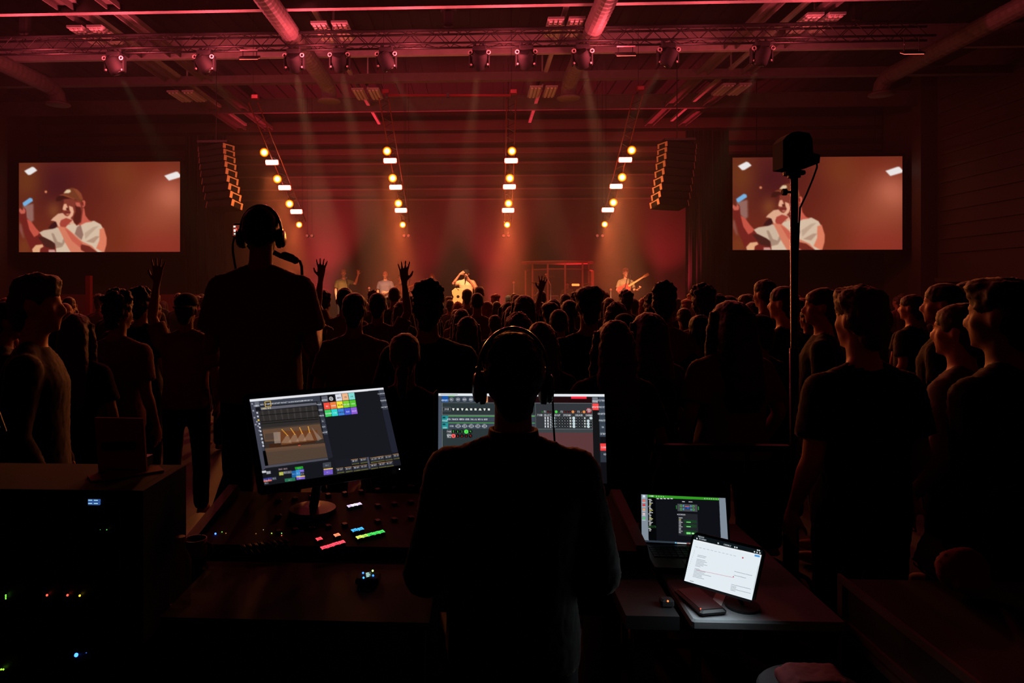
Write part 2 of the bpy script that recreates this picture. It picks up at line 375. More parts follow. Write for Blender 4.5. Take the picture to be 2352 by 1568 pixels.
# ---------------------------------------------------------------- sloping ladder trusses over the stage
WHITEHOT = M('white_led', (255,245,238), .5, emit=4.0, emcol=(255,236,226)); PINKRIM = M('pink_bloom', (255,140,110), .5, emit=1.2, emcol=(255,110,85))
CORE = M('white_lamp', (255,250,230), .5, emit=5, emcol=(255,246,222)); AMBER = M('amber_lamp', (255,200,40), .5, emit=2.2, emcol=(255,190,30)); AMBER2 = M('amber_reflector', (200,110,20), .4, emit=.55, emcol=(255,140,20))
side = ['far left', 'inner left', 'inner right', 'far right']
REDTRUSS = M('red_lit_aluminium', (110,26,32), .4, .3)  # red stage light put into the colour of the aluminium
for c in range(4):
    a = P(*TOPS[c], D0)+FWD*.14+UP*.05; b = FWD*.14+UP*.05+P((COLS[c][3][0]+BARS[c][2][0])/2+ (8 if c < 2 else 2), 512, D1-.1)
    t = thing('ladder_truss', a, 'thin sloping ladder truss over the stage, %s, hung with amber spots and white bars' % side[c], 'truss', 'sloping ladder trusses over the stage')
    d = b-a
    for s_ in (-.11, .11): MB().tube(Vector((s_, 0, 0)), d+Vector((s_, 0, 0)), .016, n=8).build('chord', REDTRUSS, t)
    m = MB(); n = int(d.length/.3)
    for k in range(n): m.tube(d*(k/n)+Vector((-.11, 0, 0)), d*((k+.5)/n)+Vector((.11, 0, 0)), .006, n=5); m.tube(d*((k+.5)/n)+Vector((.11, 0, 0)), d*((k+1)/n)+Vector((-.11, 0, 0)), .006, n=5)
    m.build('bracing', BLACK, t)
    for k in (0, 1):
        q = d*k; zt = ZC-.07-(a+q).z
        MB().tube(q, q+UP*zt, .006, n=5).build('steel_wire', BLACK, t)
    MB().chamfer((0.05, 0, .14), (.18, .14, .12), .02).build('end_motor', REDTRUSS, t)
    for i, (x, y) in enumerate(BARS[c]):
        p = P(x, y, dd(y)-.05)
        t = thing('led_bar_lamp', p, 'glowing white LED bar lamp on the %s ladder truss, %s from the top' % (side[c], names[i]), 'stage light', 'white LED bars over the stage')
        R = Matrix.Rotation(math.radians(20), 3, 'X')
        MB().box((0, .03, .03), (.36, .09, .07), R).build('housing', BLACK, t)
        MB().chamfer((0, -.02, .0), (.33, .05, .115), .02, R).build('glowing_face', WHITEHOT, t)
        MB().chamfer((0, -.005, .0), (.36, .05, .14), .024, R).build('bloom_rim', PINKRIM, t)  # glowing pink rim stands in for the bloom round the lamp face
        [MB().tube((q, .03, .06), (q, .05, .2), .01, n=6).build('bracket', BLACK, t) for q in (-.1, .1)]
    for i, (x, y) in enumerate(COLS[c]):
        p = P(x, y, dd(y)-.1); ax = (CAM-p).normalized(); r = .078 if i < 3 else .065
        t = thing('spot_lamp', p, 'round amber spot lamp on the %s ladder truss, %s from the top' % (side[c], names[i]), 'stage light', 'amber spot lamps over the stage')
        ax = (ax+Vector((0, 0, -.05))).normalized()
        MB().lathe((0, 0, 0), -ax, [(0, r*1.5), (.05, r*1.5), (.16, r*1.1), (.22, r*.6)], 20).build('housing', BLACK, t, smooth=True)
        MB().lathe((0, 0, 0), ax, [(0, r*1.45), (.012, r*1.45), (.013, r*1.1)], 24).build('reflector_rim', AMBER2, t)
        MB().lathe(ax*.013, ax, [(0, r*1.12), (.008, r*1.1), (.009, r*.8)], 24).build('amber_ring', AMBER, t)
        MB().lathe(ax*.018, ax, [(0, r*.82), (.012, r*.7), (.018, r*.3)], 24).build('lamp_core', CORE, t, smooth=True)
        MB().tube(-ax*.1, -ax*.12+Vector((0, .02, .18)), .012, n=6).build('bracket', BLACK, t)
    for i, (x, y) in enumerate(TWIN[c]):
        p = P(x, y, 20.6)
        t = thing('twin_lamp', p, 'small dim pink round lamp under the %s ladder truss, %s of the pair' % (side[c], ['left', 'right'][i]), 'stage light', 'small dim lamps hanging below the ladder trusses')
        MB().lathe((0, 0, 0), (0, 1, 0), [(0, .05), (.1, .05), (.14, .03)], 14).build('housing', BLACK, t, smooth=True)
        MB().lathe((0, 0, 0), (0, -1, 0), [(0, .045), (.01, .04), (.015, .02)], 14).build('lens', M('dim_pink_lens', (220,130,120), .4, emit=.2, emcol=(230,120,110)), t, smooth=True)
        MB().tube((0, .05, .04), (0, .05, ZC-.07-p.z), .005, n=5).build('drop_rod', BLACK, t)
a, b = P(884, 219, D0), P(1174, 219, D0)
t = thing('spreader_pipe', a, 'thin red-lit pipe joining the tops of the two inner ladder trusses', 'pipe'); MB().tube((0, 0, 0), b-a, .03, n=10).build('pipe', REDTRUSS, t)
MB().box((b-a)/2, (.06, .09, .1)).build('joint_clamp', BLACK, t); MB().box((.05, 0, 0), (.05, .09, .09)).build('end_clamp', BLACK, t)
# ---------------------------------------------------------------- loudspeaker arrays
def array(pts, D, face, lab):
    ps = [P(x, y, D) for x, y in pts]
    t = thing('loudspeaker_array', ps[0], lab, 'loudspeaker', 'hanging loudspeaker arrays')
    n = 9
    for i in range(n):
        u0, u1 = i/n, (i+1)/n
        def at(u): k = min(int(u*(len(ps)-1)), len(ps)-2); f_ = u*(len(ps)-1)-k; return ps[k].lerp(ps[k+1], f_)-ps[0]
        a, b = at(u0), at(u1); d = (a-b); h = d.length*.93; c = (a+b)/2
        R = Matrix.Rotation(face, 3, 'Z') @ Matrix.Rotation(-math.radians(2+1.5*i), 3, 'X')
        e = MB().chamfer(c, (.95, .42, h), .02, R).build('cabinet', MATTE, t)
        for sx in (-1, 1):
            g = MB(); g.box(c+R @ Vector((sx*.478, -.16, 0)), (.012, .09, h*.86), R); g.box(c+R @ Vector((sx*.478, .0, h*.32)), (.012, .25, .03), R); g.box(c+R @ Vector((sx*.478, .15, 0)), (.012, .06, h*.86), R)
            g.build('side_plate', M('pale_side_plate', (215,185,150), .5, metal=.2), e)
    MB().bbox((-.4, -.3, .03), (.4, .3, .09)).build('fly_frame', BLACK, t)
    MB().tube((0, 0, .09), (0, 0, ZC-ps[0].z), .012, n=6).build('chain', BLACK, t)
array([(497,335), (499,365), (503,400), (510,440), (518,482)], 18.2, math.radians(-28), 'curved black loudspeaker array hanging left of the stage')
array([(1555,330), (1553,360), (1548,400), (1542,440), (1535,478)], 18.2, math.radians(24), 'curved black loudspeaker array hanging right of the stage')
# black drapes beside the stage
DRAPE = M('black_drape', (13,11,11), .95, sheen=.2)
def drape(x0, x1, Y, ztop, lab):
    m = MB(); n = int((x1-x0)/.05); top = []; bot = []
    fr = [Vector((x0+(x1-x0)*i/n, Y+.06*math.sin(i*1.1)+.02*math.sin(i*.37), 0)) for i in range(n+1)]
    for i in range(n):
        a, b = fr[i], fr[i+1]; o_ = Vector((0, .02, 0))
        m.add([a, b, b+UP*ztop, a+UP*ztop, a+o_, b+o_, b+o_+UP*ztop, a+o_+UP*ztop], [(0,1,2,3), (5,4,7,6), (3,2,6,7), (0,4,5,1)])
    m.build('stage_drape', DRAPE, smooth=True, label=lab, cat='curtain', group='black drapes flanking the stage')
zt = PY(1092, 300, 22.6).z
drape(PY(425,500,22.9).x, PY(520,500,22.9).x, 22.9, zt, 'black drape between the left video screen and the stage')
drape(PY(1575,500,22.9).x, PY(1672,500,22.9).x, 22.9, zt, 'black drape between the stage and the right video screen')
# stage deck
STZ = .75
m = MB().bbox((PY(560,700,19).x, 18.6, 0), (PY(1700,700,19).x, 24.3, STZ)); m.build('stage_platform', M('black_stage_ply', (30,26,25), .45, noise=.2), label='black stage platform under the performers', cat='stage')
# haze of the smoke machines, all through the far half of the hall
def haze(lo, hi, dens, lab):
    hz = MB().bbox(lo, hi).build('haze', None, label=lab, cat='haze', kind='stuff')
    mm = bpy.data.materials.new('haze'); mm.use_nodes = True; nt = mm.node_tree; nt.nodes.clear()
    o_ = nt.nodes.new('ShaderNodeOutputMaterial'); vs_ = nt.nodes.new('ShaderNodeVolumeScatter'); vs_.inputs['Density'].default_value = dens; vs_.inputs['Anisotropy'].default_value = .0
    vs_.inputs['Color'].default_value = (1, 1, 1, 1)
    nt.links.new(vs_.outputs[0], o_.inputs['Volume']); mm.cycles.homogeneous_volume = True; hz.data.materials.append(mm); hz.display_type = 'WIRE'
haze((XL+.05, 7.5, .02), (XR-.55, YB-.12, ZC-.08), HAZE, 'thin smoke haze filling the far half of the hall')
haze((PY(540,500,20).x, 17.2, .76), (PY(1600,500,20).x, YB-.13, CAMZ+3.9), CLOUD, 'denser smoke haze hanging over the stage')

# ---------------------------------------------------------------- people: every figure faces +y, feet at z = 0, about 1.75 m tall
def V(*a): return Vector(a)
def hand(mb, w_, d, nrm, side, curl=.3, spread=.12, k=1.):
    """palm, four unequal fingers in three segments each, and a thumb from the side of the palm"""
    d = Vector(d).normalized(); nrm = Vector(nrm); nrm = (nrm-d*nrm.dot(d)).normalized(); l = d.cross(nrm)*side   # l points to the thumb side
    w_ = Vector(w_)
    def sec(t, rx, ry): return [w_+d*t+l*math.cos(2*math.pi*i/12)*rx+nrm*math.sin(2*math.pi*i/12)*ry for i in range(12)]
    mb.rings([sec(-.03*k, .026, .02), sec(0, .028, .019), sec(.03*k, .036, .017), sec(.07*k, .042, .015), sec(.092*k, .038, .012)])
    for i, (off, L) in enumerate([(.031, .074), (.0105, .082), (-.0105, .076), (-.031, .06)]):
        p = w_+d*.085*k+l*off; a = spread*(1.5-i); fd = (d*math.cos(a)+l*math.sin(a)).normalized(); r = .0098
        for j, fr in enumerate((.45, .3, .25)):
            th = curl*(.6+j); v = (fd*math.cos(th)+nrm*math.sin(th)); q = p+v*L*fr*k; mb.cap(p, q, r, r-.001, 8); p = q; r -= .001
    p = w_+d*.022*k+l*.026; v = (d*.62+l*.75+nrm*.25).normalized(); q = p+v*.045*k; mb.cap(p, q, .014, .011, 8)
    v = (d*.85+l*.35+nrm*.35).normalized(); mb.cap(q, q+v*.034*k, .011, .009, 8)
SH = {1: V(.176, -.005, 1.362), -1: V(-.176, -.005, 1.362)}
ARM = {   # elbow, wrist, hand direction, palm normal, curl ; right side values, mirrored for the left
 'down': (V(.235,-.03,1.11), V(.215,.09,.90), V(0,.25,-1), V(-1,0,0), .25),
 'clasp': (V(.25,-.03,1.12), V(.07,.2,1.08), V(-1,.25,.1), V(0,-1,0), .35),
 'pray': (V(.23,.02,1.13), V(.05,.22,1.28), V(-.3,.1,1), V(-1,0,0), .1),
 'up': (V(.27,.02,1.57), V(.24,.03,1.83), V(-.05,.05,1), V(0,1,0), .12),
 'wave': (V(.36,.03,1.30), V(.44,.06,1.56), V(.05,.05,1), V(0,1,0), .1),
 'desk': (V(.25,-.0,1.09), V(.19,.3,1.0), V(-.1,1,-.12), V(0,0,-1), .3),
 'camera': (V(.235,.0,1.10), V(.2,.3,1.17), V(-.2,1,.1), V(0,0,-1), .7),
}
def arm_pose(a, s): e, w_, d, n_, c = ARM[a] if isinstance(a, str) else a; f = V(s, 1, 1); return e*f, w_*f, d*f, n_*f, c
def head_mesh(mb, tilt=0.):
    mb.ball((0, .0, 1.645), (.074, .094, .1)); mb.ball((0, .035, 1.575), (.056, .062, .068)); mb.ball((0, -.02, 1.64), (.075, .08, .085))
    mb.cap((0, -.012, 1.42), (0, .0, 1.57), .058, .052); mb.ball((0, .075, 1.527), (.024, .022, .018))
    mb.cap((0, .093, 1.632), (0, .112, 1.597), .009, .015, 8); mb.ball((.012, .1, 1.592), .01, n=8, m=6); mb.ball((-.012, .1, 1.592), .01, n=8, m=6)
    mb.ball((0, .082, 1.655), (.05, .016, .011)); mb.ball((0, .089, 1.563), (.026, .013, .007)); mb.ball((0, .086, 1.553), (.022, .013, .007))
    mb.ball((.042, .06, 1.605), (.022, .025, .02)); mb.ball((-.042, .06, 1.605), (.022, .025, .02))
    for s in (-1, 1):
        R = Matrix.Rotation(s*.25, 3, 'Z'); mb.ball((s*.079, -.008, 1.617), (.008, .017, .028), R); mb.ball((s*.077, -.002, 1.592), (.007, .008, .01), R)
_cache = {}
def body_mesh(armL, armR, sex='m', vox=.013, seat=False, scale_t=1.):
    key = ('b', str(armL), str(armR), sex, vox, seat)
    if key in _cache: return _cache[key]
    mb = MB(); head_mesh(mb); w_ = 1. if sex == 'm' else .88; hp = 1. if sex == 'm' else 1.05
    mb.loft([((0, 0, .84), .12, .1), ((0, 0, .93), .155*hp, .112), ((0, .0, 1.06), .135*w_, .098), ((0, 0, 1.2), .15*w_, .105), ((0, 0, 1.31), .168*w_, .112), ((0, -.005, 1.385), .15*w_, .09), ((0, -.01, 1.44), .07, .062)])
    for s, a in ((-1, armL), (1, armR)):
        e, wr, d, n_, c = arm_pose(a, s); sh = Vector(SH[s]); sh.x *= w_
        mb.ball(sh, .056*w_); mb.cap((s*.035, -.02, 1.45), (sh.x*.8, -.01, 1.375), .034, .046); mb.cap(sh, e, .05*w_, .038*w_); m_ = e.lerp(wr, .3); mb.cap(e, m_, .038*w_, .04*w_); mb.cap(m_, wr, .04*w_, .024); up = d.z > .5 and c < .4; hand(mb, wr+(wr-e).normalized()*.02, d, n_, -s, c*(.5 if up else 1), .2 if up else .12, 1.14 if up else 1.)
    for s in (-1, 1):
        if seat: h, kn, an = V(s*.09, 0, .9), V(s*.16, .42, .9), V(s*.16, .44, .5)
        else: h, kn, an = V(s*.09, 0, .9), V(s*.11, .015, .5), V(s*.12, -.02, .09)
        mb.cap(h, kn, .085, .058); mb.cap(kn, kn.lerp(an, .3), .056, .055); mb.cap(kn.lerp(an, .3), an, .055, .036); mb.ball(an+V(0, .06, -.045), (.042, .12, .04))
    me = solid('body', mb, vox, 1 if vox < .008 else 3); _cache[key] = me; return me
def shirt_mesh(armL, armR, sex='m', vox=.016, long=False, fit=0., hem=.86):
    key = ('s', str(armL), str(armR), sex, vox, long, fit, hem)
    if key in _cache: return _cache[key]
    mb = MB(); w_ = 1. if sex == 'm' else .89; g = .02+fit
    mb.loft([((0, 0, hem), .158+g, .115+g), ((0, 0, hem+.06), .16+g, .117+g), ((0, .0, 1.06), .148*w_+g, .108+g), ((0, 0, 1.2), .158*w_+g, .108+g), ((0, 0, 1.3), .174*w_+g, .112+g), ((0, -.005, 1.375), .165*w_+g*.8, .092+g*.6), ((0, -.01, 1.425), .105, .07+g*.3), ((0, -.012, 1.452), .066, .062)])
    for s, a in ((-1, armL), (1, armR)):
        e, wr, d, n_, c = arm_pose(a, s); sh = Vector(SH[s]); sh.x *= w_
        mb.ball(sh, .06*w_+g*.5); mb.cap((s*.05, -.018, 1.44), (sh.x*.85, -.01, 1.375), .036+g*.2, .052+g*.4)
        if long: mb.cap(sh, e, .062*w_+g*.5, .05*w_+g*.4); mb.cap(e, e.lerp(wr, .9), .05*w_+g*.4, .034+g*.2)
        else: q = sh.lerp(e, .72); mb.tube(sh, q, .062*w_+g*.5, .055*w_+g*.9, 14)
    me = solid('shirt', mb, vox, 3, disp=.0035, seed=len(_cache), freq=11); _cache[key] = me; return me
def trouser_mesh(seat=False, vox=.02):
    key = ('t', seat, vox)
    if key in _cache: return _cache[key]
    mb = MB().loft([((0, 0, .82), .16, .115), ((0, 0, .9), .165, .12), ((0, 0, .97), .15, .112)])
    for s in (-1, 1):
        if seat: h, kn, an = V(s*.09, 0, .88), V(s*.16, .42, .9), V(s*.16, .44, .55)
        else: h, kn, an = V(s*.09, 0, .87), V(s*.11, .015, .5), V(s*.12, -.02, .12)
        mb.cap(h, kn, .1, .074); mb.cap(kn, an, .074, .062)
    me = solid('trousers', mb, vox, 3, disp=.003, seed=3, freq=12); _cache[key] = me; return me
def hair_mesh(kind, vox=.009, seed=1):
    key = ('h', kind, vox, seed)
    if key in _cache: return _cache[key]
    mb = MB(); d = .0022; fr = 70.; z = 0
    if kind in ('short', 'curly', 'fringe', 'long', 'tied', 'side', 'wavy'):
        mb.ball((0, -.004, 1.672), (.082, .1, .08)); mb.ball((0, -.035, 1.635), (.081, .074, .085)); mb.cap((0, -.055, 1.56), (0, -.05, 1.6), .05, .06)
    if kind == 'buzz': mb.ball((0, -.01, 1.662), (.079, .093, .083)); mb.ball((0, -.035, 1.63), (.077, .07, .08)); d = .001
    if kind == 'curly':
        d = .008; fr = 45.; g = np.random.default_rng(seed)
        for i in range(46):
            a = g.uniform(0, 6.28); t = g.uniform(0, 1.15); q = V(math.sin(t)*math.cos(a)*.083, math.sin(t)*math.sin(a)*.098-.012, math.cos(t)*.083+1.678); mb.ball(q, g.uniform(.016, .03), n=8, m=6)
    if kind == 'fringe': mb.ball((0, .0, 1.70), (.092, .106, .056)); mb.ball((0, .05, 1.71), (.074, .06, .04)); mb.ball((.02, -.01, 1.7), (.078, .09, .055)); d = .005; fr = 50.
    if kind == 'side': mb.ball((-.01, .045, 1.72), (.062, .06, .036)); mb.ball((0, 0, 1.695), (.084, .1, .066)); d = .0035
    if kind == 'wavy':
        mb.ball((0, -.02, 1.64), (.098, .095, .1)); mb.loft([((0, -.06, 1.66), .085, .06), ((0, -.07, 1.55), .105, .07), ((0, -.08, 1.42), .115, .065), ((0, -.085, 1.33), .09, .05)]); d = .008; fr = 40.
    if kind == 'long':
        mb.loft([((0, -.04, 1.68), .08, .07), ((0, -.055, 1.6), .09, .068), ((0, -.07, 1.48), .098, .06), ((0, -.09, 1.36), .11, .05), ((0, -.1, 1.22), .112, .042), ((0, -.1, 1.13), .085, .03)])
        for s in (-1, 1): mb.path([(s*.07, .02, 1.68), (s*.088, .02, 1.58), (s*.095, .015, 1.45), (s*.1, .02, 1.34)], .03, 8)
        d = .004; fr = 40.
    if kind == 'tied': mb.cap((0, -.085, 1.60), (0, -.125, 1.55), .03, .035); mb.path([(0, -.12, 1.56), (0, -.13, 1.48), (0, -.115, 1.38)], .026, 8, rs=[.03, .028, .012]); mb.ball((0, -.01, 1.66), (.084, .1, .088))
    me = solid('hair', mb, vox, 2, disp=d, seed=seed, freq=fr)
    _cache[key] = me; return me
def cap_mesh(back=False):
    key = ('c', back)
    if key in _cache: return _cache[key]
    s = -1 if back else 1
    mb = MB().ball((0, -.004, 1.69), (.088, .105, .075), n=20, m=12).tube((0, -.004, 1.668), (0, -.004, 1.69), .09, .09, 20)
    rr = []
    for i in range(6):
        t = i/5; y = s*(.085+.075*t); hw = .075*math.sqrt(max(.02, 1-(t*.9)**2)); z = 1.672-.018*t
        rr.append([V(-hw, y, z-.012), V(-hw*.5, y+s*.004, z), V(hw*.5, y+s*.004, z), V(hw, y, z-.012), V(hw*.5, y, z-.008), V(-hw*.5, y, z-.008)])
    mb.rings(rr); me = mb.mesh('cap', True); _cache[key] = me; return me
HAIRC = {'black': M('hair_black', (24,17,14), .6, sheen=.6), 'brown': M('hair_brown', (58,36,24), .6, sheen=.6), 'blond': M('hair_blond', (150,105,65), .6, sheen=.5), 'red': M('hair_red', (130,62,34), .6, sheen=.5), 'grey': M('hair_grey', (120,105,95), .6, sheen=.4)}
CLO = {'black': M('cloth_black', (16,15,16), .9, sheen=.15, noise=.2), 'dark': M('cloth_dark', (34,30,30), .9, sheen=.15, noise=.2), 'rust': M('cloth_rust', (122,84,74), .9, noise=.15), 'grey': M('cloth_grey', (110,100,98), .9, noise=.1),
       'cream': M('cloth_cream', (235,205,165), .85, noise=.05), 'olive': M('cloth_olive', (92,84,40), .85, noise=.1), 'denim': M('cloth_denim', (92,98,118), .85, noise=.15), 'brown': M('cloth_brown', (112,72,55), .85, noise=.1),
       'white': M('cloth_white', (225,215,205), .85, noise=.05), 'trouser': M('trouser_cloth', (20,20,24), .9, noise=.2), 'sage': M('cloth_sage', (128,120,92), .85, noise=.1)}
def person(loc, H, rz, armL='down', armR='down', sex='m', hair='short', hc='black', top='dark', long=False, cap=None, capc='black', label='', group=None, vox=.013, seat=False, skin=None, wide=1., fit=0., eyes=False, hem=.86, seed=1, hairvox=.009, tilt=0., hairw=1.):
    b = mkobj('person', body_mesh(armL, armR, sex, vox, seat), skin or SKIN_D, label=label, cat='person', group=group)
    k = H/1.765; b.scale = (k*wide, k*wide, k); b.rotation_euler = (tilt, 0, math.radians(rz)); b.location = loc
    mkobj('shirt', shirt_mesh(armL, armR, sex, max(.012, vox), long, fit, hem), CLO[top], b)
    mkobj('trousers', trouser_mesh(seat), CLO['trouser'], b)
    if hair:
        h_ = mkobj('hair', hair_mesh(hair, hairvox, seed), HAIRC[hc], b); h_.scale.x = hairw
    if cap: mkobj('cap', cap_mesh(cap == 'back'), CLO[capc], b)
    if eyes:
        for s in (-1, 1): MB().ball((s*.03, .082, 1.632), (.012, .009, .007), n=8, m=6).build('eye', M('eye_white', (60,45,40), .3), b, smooth=True)
    return b

# ---------------------------------------------------------------- the band on the stage
def on_stage(px, pytop, D, **kw):
    p = P(px, pytop, D); z0 = kw.pop('z0', STZ); H = p.z-z0; p.z = z0; return person(p, H, vox=.011, eyes=True, **kw)
on_stage(789, 617, 21.2, rz=188, armL='wave', armR='down', sex='m', hair='short', hc='blond', top='olive', label='singer in an olive shirt on the stage, one hand raised high, furthest left', skin=SKIN)
on_stage(885, 621, 21.0, rz=182, hair=None, top='denim', label='bald man in a blue denim shirt standing on the stage', armL='clasp', armR='down', skin=SKIN)
gp = on_stage(919, 631, 22.6, rz=176, hair=None, cap='back', capc='brown', top='brown', label='guitarist in a brown shirt and cap on the stage behind the bald man', armL=(V(.25,.0,1.12), V(.42,.22,1.17), V(.6,.4,.2), V(0,0,1), .8), armR=(V(.24,-.02,1.12), V(.05,.2,1.06), V(-.6,.3,-.2), V(0,-1,0), .6), skin=SKIN)
on_stage(991, 627, 20.6, rz=170, sex='f', hair='wavy', hc='red', top='white', label='woman in a white top singing on the stage, forearm held across her face', armL=(V(.27,.2,1.42), V(-.03,.3,1.52), V(-1,.1,.05), V(0,-1,0), .5), armR=(V(.22,.1,1.2), V(.05,.2,1.5), V(-.4,0,1), V(-1,0,0), 1.2), skin=SKIN)
sg = on_stage(1071, 618, 20.2, rz=180, hair='short', hc='brown', cap='front', capc='dark', top='cream', label='lead singer in a cream shirt and dark cap, centre stage, singing with both hands up', armR=(V(.36,.1,1.33), V(.18,.16,1.6), V(-.8,0,.5), V(0,-1,0), .6), armL=(V(.27,.05,1.13), V(.05,.17,1.5), V(-.3,0,1), V(-1,0,0), 1.3), skin=SKIN, wide=1.08, fit=.015)
on_stage(1437, 617, 20.6, rz=188, hair='curly', hc='red', top='sage', label='guitarist with thick curly hair on the right of the stage', armR=(V(.25,-.02,1.12), V(.06,.2,1.02), V(-.6,.3,-.2), V(0,-1,0), .6), armL=(V(.26,.02,1.12), V(.3,.24,1.13), V(.2,.5,.5), V(0,0,1), .9), skin=SKIN)
dr = on_stage(1303, 645, 22.6, rz=180, hair='short', hc='brown', top='sage', label='drummer in a pale shirt seated behind the drum kit in the clear shield', armR=(V(.27,.05,1.15), V(.2,.3,1.12), V(0,1,.2), V(0,0,-1), .8), armL=(V(.27,.05,1.15), V(.2,.3,1.12), V(0,1,.2), V(0,0,-1), .8), seat=True, z0=STZ+.0, skin=SKIN)
def guitar(o, c, d, kind, label, body, neck=M('maple_neck', (205,150,100), .5)):
    d = Vector(d).normalized(); t = thing('electric_guitar' if kind == 'e' else 'acoustic_guitar', c, label, 'guitar')
    n_ = (CAM-Vector(c)).normalized(); n_ = (n_-d*n_.dot(d)).normalized(); l = d.cross(n_)
    k = 1. if kind == 'e' else 1.25; th = .02 if kind == 'e' else .045
    out = [(-.2,.0), (-.19,.09), (-.12,.16), (-.04,.14), (.02,.1), (.08,.12), (.15,.115), (.2,.05), (.2,-.05), (.15,-.115), (.08,-.12), (.02,-.1), (-.04,-.14), (-.12,-.16), (-.19,-.09)]
    MB().rings([[d*a*k*s_+l*b*k*s_+n_*h for a, b in out] for h, s_ in ((-th, .93), (-th*.8, 1), (th*.8, 1), (th, .93))]).build('body', body, t)
    MB().rings([[d*a+l*b+n_*h for a, b in ((.15, .028), (.68, .021), (.68, -.021), (.15, -.028))] for h in (th, th+.02)]).build('neck', neck, t)
    MB().rings([[d*a+l*b+n_*h for a, b in ((.67, .022), (.72, .042), (.85, .05), (.86, -.03), (.72, -.035), (.67, -.022))] for h in (th, th+.015)]).build('headstock', neck, t)
    MB().lathe(n_*th, n_, [(0, .045), (.002, .043)], 16).build('sound_hole' if kind != 'e' else 'pickup', BLACK, t)
    MB().path([d*-.19+n_*th, d*-.1+l*.2+UP*.25, d*.1+l*.1+UP*.52, d*.25+UP*.3, d*.17+n_*th], .012, 6).build('strap', BLACK, t)
    return t
guitar(gp, P(927, 664, 22.25), RGT*.9+UP*.38, 'e', 'electric guitar held by the guitarist in brown', M('guitar_sunburst', (150,70,40), .4))
guitar(None, P(1433, 664, 20.25), RGT*.82+UP*.52, 'e', 'electric guitar held by the curly haired guitarist, neck pointing up right', M('guitar_red', (150,60,50), .4))
guitar(None, P(1052, 681, 19.9), -RGT*.1-UP*1.0, 'a', 'pale acoustic guitar slung at the hip of the lead singer', M('guitar_spruce', (235,190,130), .5))
def mic(c, d, label):
    d = Vector(d).normalized(); t = thing('microphone', c, label, 'microphone', 'hand microphones on the stage')
    MB().lathe((0,0,0), d, [(0, .012), (.15, .018), (.17, .02)], 10).build('handle', BLACK, t); MB().ball(d*.19, .028).build('mic_head', M('mic_grille', (90,88,90), .4, .7), t, smooth=True)
mic(P(1068, 641, 20.0)-UP*.12, V(.1, .1, 1), 'microphone in the hand of the lead singer'); mic(P(983, 643, 20.2)-UP*.1, V(.3, .1, .8), 'microphone in the hand of the woman in white'); mic(P(797, 641, 20.95)-UP*.15, V(-.1, .0, 1), 'microphone in front of the singer in olive')
# drum kit inside a clear shield
c0 = P(1282, 700, 22.5); c0.z = STZ
SHG = M('acrylic_edge', (235,150,140), .25, alpha=.55); ACR = M('clear_acrylic', (230,170,160), .05, alpha=.07)
t = thing('drum_shield', c0, 'clear acrylic drum shield with framed panels and an oval lid on the stage', 'drum shield')
posts = [(1207, 621), (1223, 606), (1258, 606), (1298, 606), (1338, 604), (1352, 604), (1361, 621)]; pp = []
for i, (x, y) in enumerate(posts):
    q = P(x, 700, 22.5+[.6, -.3, -.85, -1.0, -.7, -.1, .7][i]); q.z = STZ; top = P(x, y, 22.5+[.6, -.3, -.85, -1.0, -.7, -.1, .7][i]).z; pp.append((q-c0, top-STZ))
for i, (q, h) in enumerate(pp): MB().box(q+UP*h/2, (.055 if i < 6 else .09, .03, h)).build('post', SHG, t)
for i in range(6):
    a, b = pp[i][0], pp[i+1][0]; h = pp[0][1]
    MB().tube(a+UP*h, b+UP*h, .022, n=6).build('rail', SHG, t)
    m = MB(); n_ = (b-a).cross(UP).normalized()*.006; m.add([a+n_, b+n_, b+n_+UP*h, a+n_+UP*h, a-n_, b-n_, b-n_+UP*h, a-n_+UP*h], [(0,1,2,3), (5,4,7,6), (3,2,6,7)]); m.build('panel', ACR, t)
cc = P(1280, 603, 22.5)-c0; rr = []
for rx, ry, z in ((1.0, .75, .03), (1.2, .95, .03), (1.22, .98, 0), (1.2, .95, -.03), (1.0, .75, -.03)):
    rr.append([cc+V(math.cos(2*math.pi*k/40)*rx, math.sin(2*math.pi*k/40)*ry, z) for k in range(40)])
MB().rings(rr, cap=False, closed=True).build('lid_rim', SHG, t, smooth=True)
MB().lathe(cc, UP, [(0, 1.0), (.01, 1.0)], 40).build('lid', ACR, t)
CYM = M('cymbal_brass', (190,150,80), .35, .8); SHELL = M('drum_shell', (120,70,60), .4); HEADM = M('drum_head', (225,215,205), .5)
t = thing('drum_kit', c0+V(.05, -.15, 0), 'drum kit with cymbals inside the clear shield', 'drums')
def drum(c, ax, r, h, nm):
    o = MB().lathe(c, ax, [(0, r), (h, r)], 24).build(nm, SHELL, t); MB().lathe(Vector(c)+Vector(ax)*h, ax, [(0, r*.98), (.006, r*.95)], 24).build('drum_skin', HEADM, o)
    MB().lathe(Vector(c)+Vector(ax)*(h-.02), ax, [(0, r*1.02), (.03, r*1.02)], 24).build('hoop', STEEL, o)
drum((0, -.25, .3), (0, -1, 0), .28, .4, 'bass_drum'); drum((-.25, -.35, .75), (0, 0, 1), .15, .2, 'tom'); drum((.25, -.35, .75), (0, 0, 1), .16, .22, 'tom'); drum((-.45, .1, .55), (0, 0, 1), .18, .16, 'snare'); drum((.5, .1, .4), (0, 0, 1), .2, .4, 'floor_tom')
